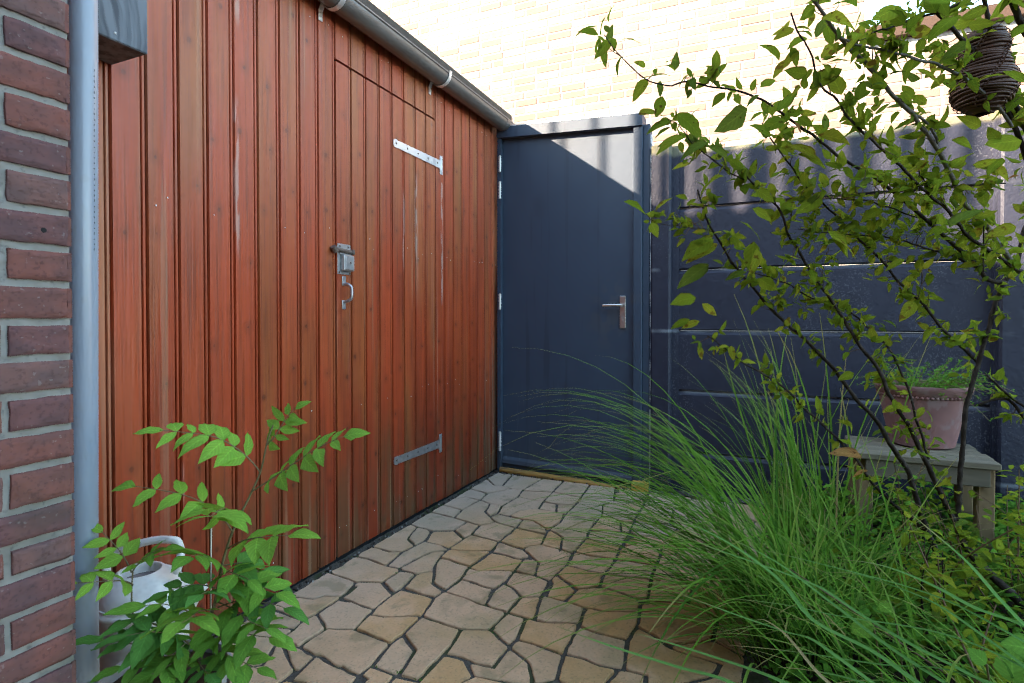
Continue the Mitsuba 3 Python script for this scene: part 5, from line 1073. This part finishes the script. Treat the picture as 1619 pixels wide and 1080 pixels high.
clump(GA_, 'blades', (.05, 2.02), .15, 105, PI * 1.0, .50, .70, 1.15, .08, .50, 1.35, 2.05, .0062, .0095, 101, KA, 1.0)
clump(GA_, 'blades', (.07, 1.84), .17, 130, PI * 1.08, .50, .55, 1.00, .30, .85, .95, 1.60, .0055, .0080, 104, KA, 1.0)
clump(GA_, 'blades', (.14, 1.90), .20, 270, 0, 9, .35, .70, .05, .8, .6, 1.5, .0045, .0070, 102, KA, 1.1)
clump(GA_, 'blades', (.02, 2.14), .12, 26, PI * .94, .26, 1.10, 1.45, .12, .45, 1.5, 2.3, .0062, .0080, 103, ['m_grass_a', 'm_grass_b', 'm_grass_b'], 1.2)
GB_ = thing('ornamental_grass', 'tall upright grass clump behind the arching one, against the navy fence', 'grass clump')
clump(GB_, 'blades', (.17, 2.50), .14, 46, PI * 1.0, .9, .70, 1.15, .0, .45, .2, 1.2, .0050, .0085, 111, KB, 1.8)
clump(GB_, 'blades', (.22, 2.50), .14, 30, 0, 9, .60, 1.15, .0, .35, .1, .9, .0050, .0090, 112, KB, 2.0)
GC_ = thing('ornamental_grass', 'nearest grass, long blades sweeping in from the lower right corner', 'grass clump')
NB = '''1700 1060 .72,1619 1015 .78,1527 964 .86,1456 935 .94,1290 890 1.06,1200 868 1.14|1640 1130 .74,1557 1080 .80,1432 1015 .90,1367 976 .97,1290 926 1.05,1133 869 1.22,1054 834 1.32|1600 1150 .72,1450 1080 .84,1379 1030 .92,1290 985 1.0,1231 916 1.12,1095 831 1.3,1023 816 1.4|1680 1090 .72,1619 1056 .76,1503 1006 .86,1319 973 1.0,1243 957 1.08,1136 946 1.2|1460 1140 .80,1379 1080 .88,1290 1015 .98,1243 1000 1.05,1149 967 1.16,1064 935 1.26|1680 1030 .72,1619 991 .78,1539 961 .85,1480 929 .92,1409 899 1.0,1330 885 1.08|1680 1040 .74,1616 985 .78,1580 947 .84,1533 893 .92,1462 831 1.04,1440 812 1.08|1400 1150 .82,1303 1074 .94,1228 992 1.06,1205 979 1.09,1190 985 1.1|1260 1140 .90,1155 1080 1.0,1070 1055 1.08,960 1020 1.18,880 990 1.27|1640 1110 .74,1500 1060 .84,1400 1052 .92,1250 1030 1.02,1150 1020 1.1|1560 1120 .78,1430 1040 .9,1319 957 1.04,1221 885 1.2,1150 850 1.3|1350 1150 .85,1250 1085 .96,1130 1040 1.08,1000 1000 1.2|1640 1070 .73,1560 1010 .82,1470 950 .92,1380 915 1.0,1300 905 1.08|1520 1150 .76,1440 1110 .84,1330 1070 .94,1230 1055 1.02'''
for i, l in enumerate(NB.split('|')):
    p = smooth_path(np.array([at(*map(float, q.split())) for q in l.split(',')]), 26); s = np.linspace(0, 1, 26)
    w = (.0062 + .0022 * ((i * 7) % 3)) * np.clip(1.2 * (1 - s) ** .5, .08, 1)
    root = np.array([.62 + .03 * (i % 4), .78 + .03 * (i % 5), 0.0]); lead = np.array([root * (1 - t) + p[0] * t + np.array([0, 0, .10 * math.sin(math.pi * t)]) for t in np.linspace(0, 1, 6)[:-1]])
    v, f, u = ribbon(np.vstack([lead, p]), np.r_[np.full(5, w[0]), w]); m = trimesh.Trimesh(v, f, process=False); m.metadata['uv'] = u; part(GC_, 'blade', m, 'm_grass_near' if i not in (7,) else 'm_grass_dry', smooth=True)
clump(GC_, 'fine_blades', (.42, 1.42), .22, 60, PI, .9, .35, .75, .1, .8, .5, 1.5, .0040, .0065, 121, KA)
# ground cover: small leaves on thin stalks over the bed
GV = solo('ground_cover', trimesh.Trimesh(), 'm_cover', 'mass of low leafy ground cover under the tree and bench', 'ground cover', kind='stuff') if False else 'ground_cover'
labels[GV] = {'label': 'mass of low leafy ground cover under the tree and bench', 'category': 'ground cover', 'kind': 'stuff'}
CM = [leaf_mesh(1, .72, .2, .35, 4, seed=60 + s) for s in range(4)]
rc = np.random.default_rng(9); acc = {'m_cover': [], 'm_cover_dark': [], 'm_leaf_b': []}
for _ in range(20000):
    x, y = rc.uniform(.02, 2.1), rc.uniform(.9, 3.28)
    hmax = .05 + .34 * float(meshkit.fbm(np.array([[x * 2.6, y * 2.6, .3]]), 3, 4)[0]) * min(1, (x + .12) / .3)
    if y < 1.7: hmax *= .55
    z = hmax * rc.uniform(.15, 1.0) ** .6
    M = basis((x, y, z - .02), rc.normal(0, 1, 3) * [1, 1, .35], rc.normal(0, .45, 3) + [0, 0, 1]); M[:3, :3] *= rc.uniform(.018, .042)
    acc[rc.choice(['m_cover_dark', 'm_cover_dark', 'm_cover'] if y < 1.8 or rc.random() < .3 else ['m_cover', 'm_cover', 'm_cover_dark', 'm_cover_dark', 'm_leaf_b'])].append((M, rc.integers(4)))
for i, k in enumerate(acc):
    scene[f'{GV}__leaves' + ('' if i == 0 else f'_{i:03d}')] = ply(joined(acc[k], CM), k, True, uv=np.vstack([CM[q].metadata['uv'] for M, q in acc[k]])); labels[f'{GV}__leaves' + ('' if i == 0 else f'_{i:03d}')] = {'kind': 'stuff'}

# low leafy shrub and big round leaves at the lower right
LS = thing('leafy_shrub', 'low yellow green leafy shrub at the foot of the tree, lower right', 'shrub')
rs = np.random.default_rng(31); acc = {}
for k in range(34):
    b = np.array([rs.uniform(.42, 1.30), rs.uniform(1.45, 2.42), 0.0]); tip = b + np.array([rs.normal(0, .16), rs.normal(0, .14), rs.uniform(.20, .50)])
    pts = smooth_path([b, (b + tip) / 2 + rs.normal(0, .03, 3), tip], 14)
    part(LS, 'stem', tube(pts, np.linspace(.004, .0014, 14), 6), 'm_twig', smooth=True)
    for s in range(3, 14):
        for _ in range(3):
            M = basis(pts[s] + rs.normal(0, .02, 3), rs.normal(0, 1, 3) * [1, 1, .4], rs.normal(0, .4, 3) + [0, -.2, 1]); M[:3, :3] *= rs.uniform(.028, .055)
            acc.setdefault('m_leaf_' + rs.choice(list('aaabbcd')), []).append((M, int(rs.integers(6))))
for k in sorted(acc):
    part(LS, 'foliage', joined(acc[k], TL), k, smooth=True, kind='stuff')
BP = thing('broad_leaved_plant', 'plant with large round green leaves in the lower right corner', 'plant')
BL = [ply(m, None, True, uv=m.metadata['uv']) for m in (leaf_mesh(1, .95, .06, .15, 10, seed=81), leaf_mesh(1, .85, .1, .2, 10, seed=82))]
for i, (x0, y0, x1, y1, Z) in enumerate(((1602, 1080, 1598, 1026, 1.0), (1650, 1032, 1582, 1016, 1.05), (1560, 1050, 1530, 1025, 1.05), (1650, 1120, 1655, 1050, .92), (1380, 985, 1345, 1000, 1.3), (1412, 960, 1385, 962, 1.35))):
    a, b = at(x0, y0, Z), at(x1, y1, Z + .02); L = np.linalg.norm(b - a)
    M = basis(a, b - a, (EYE - a) / np.linalg.norm(EYE - a) * .8 + np.array([0, 0, .5])); M[:3, :3] *= L
    part(BP, 'leaf', BL[i % 2], 'm_leaf_mid', to_world=T(M.tolist()))
    part(BP, 'stem', tube(smooth_path([a, a * .6 + np.array([a[0], a[1], 0]) * .4 + [.02, .02, 0], np.array([a[0] + .04, a[1] + .05, -.02])], 12), .002, 6), 'm_stem', smooth=True)

# moss and tiny weeds in the joints of the paving
rm = np.random.default_rng(8); lv = []
for s in rm.choice(len(STONES), 75):
    P = [[float(a) / 1000 for a in q.split(',')] for q in STONES[s].split()]; a = np.array(P[rm.integers(len(P))])
    for _ in range(rm.integers(4, 14)):
        c = np.array([a[0] + rm.normal(0, .012), a[1] + rm.normal(0, .012), -.004]); M = basis(c, rm.normal(0, 1, 3) * [1, 1, .2] + [0, 0, .5], rm.normal(0, 1, 3)); M[:3, :3] *= rm.uniform(.004, .010); lv.append((M, int(rm.integers(3))))
solo('moss', joined(lv, SM), 'm_cover_dark', 'tiny moss and weed tufts growing in the joints of the paving', 'moss', smooth=True, kind='stuff')

# bare brown stems standing among the ground cover
for k in range(14):
    b = np.array([rs.uniform(.45, 1.2), rs.uniform(1.3, 2.4), -.02]); tip = b + np.array([rs.normal(0, .22), rs.normal(0, .2), rs.uniform(.25, .6)])
    part(LS, 'stem', tube(smooth_path([b, (b + tip) / 2 + rs.normal(0, .04, 3), tip], 12), np.linspace(.0035, .0012, 12), 6), 'm_twig' if k % 3 else 'm_bark', smooth=True)

for k in range(16):
    b = np.array([rs.uniform(.34, .98), rs.uniform(2.12, 2.44), 0.0]); tip = b + np.array([rs.normal(0, .14), rs.normal(-.04, .08), rs.uniform(.28, .58)])
    pts = smooth_path([b, (b + tip) / 2 + rs.normal(0, .03, 3), tip], 14); acc2 = []
    part(LS, 'stem', tube(pts, np.linspace(.003, .0012, 14), 6), 'm_twig', smooth=True)
    for s in range(4, 14):
        for _ in range(2):
            M = basis(pts[s] + rs.normal(0, .02, 3), rs.normal(0, 1, 3) * [1, 1, .4], rs.normal(0, .4, 3) + [0, -.2, 1]); M[:3, :3] *= rs.uniform(.024, .046); acc2.append((M, int(rs.integers(6))))
    part(LS, 'foliage', joined(acc2, TL), ('m_leaf_a', 'm_cover', 'm_leaf_b', 'm_leaf_d')[k % 4], smooth=True, kind='stuff')
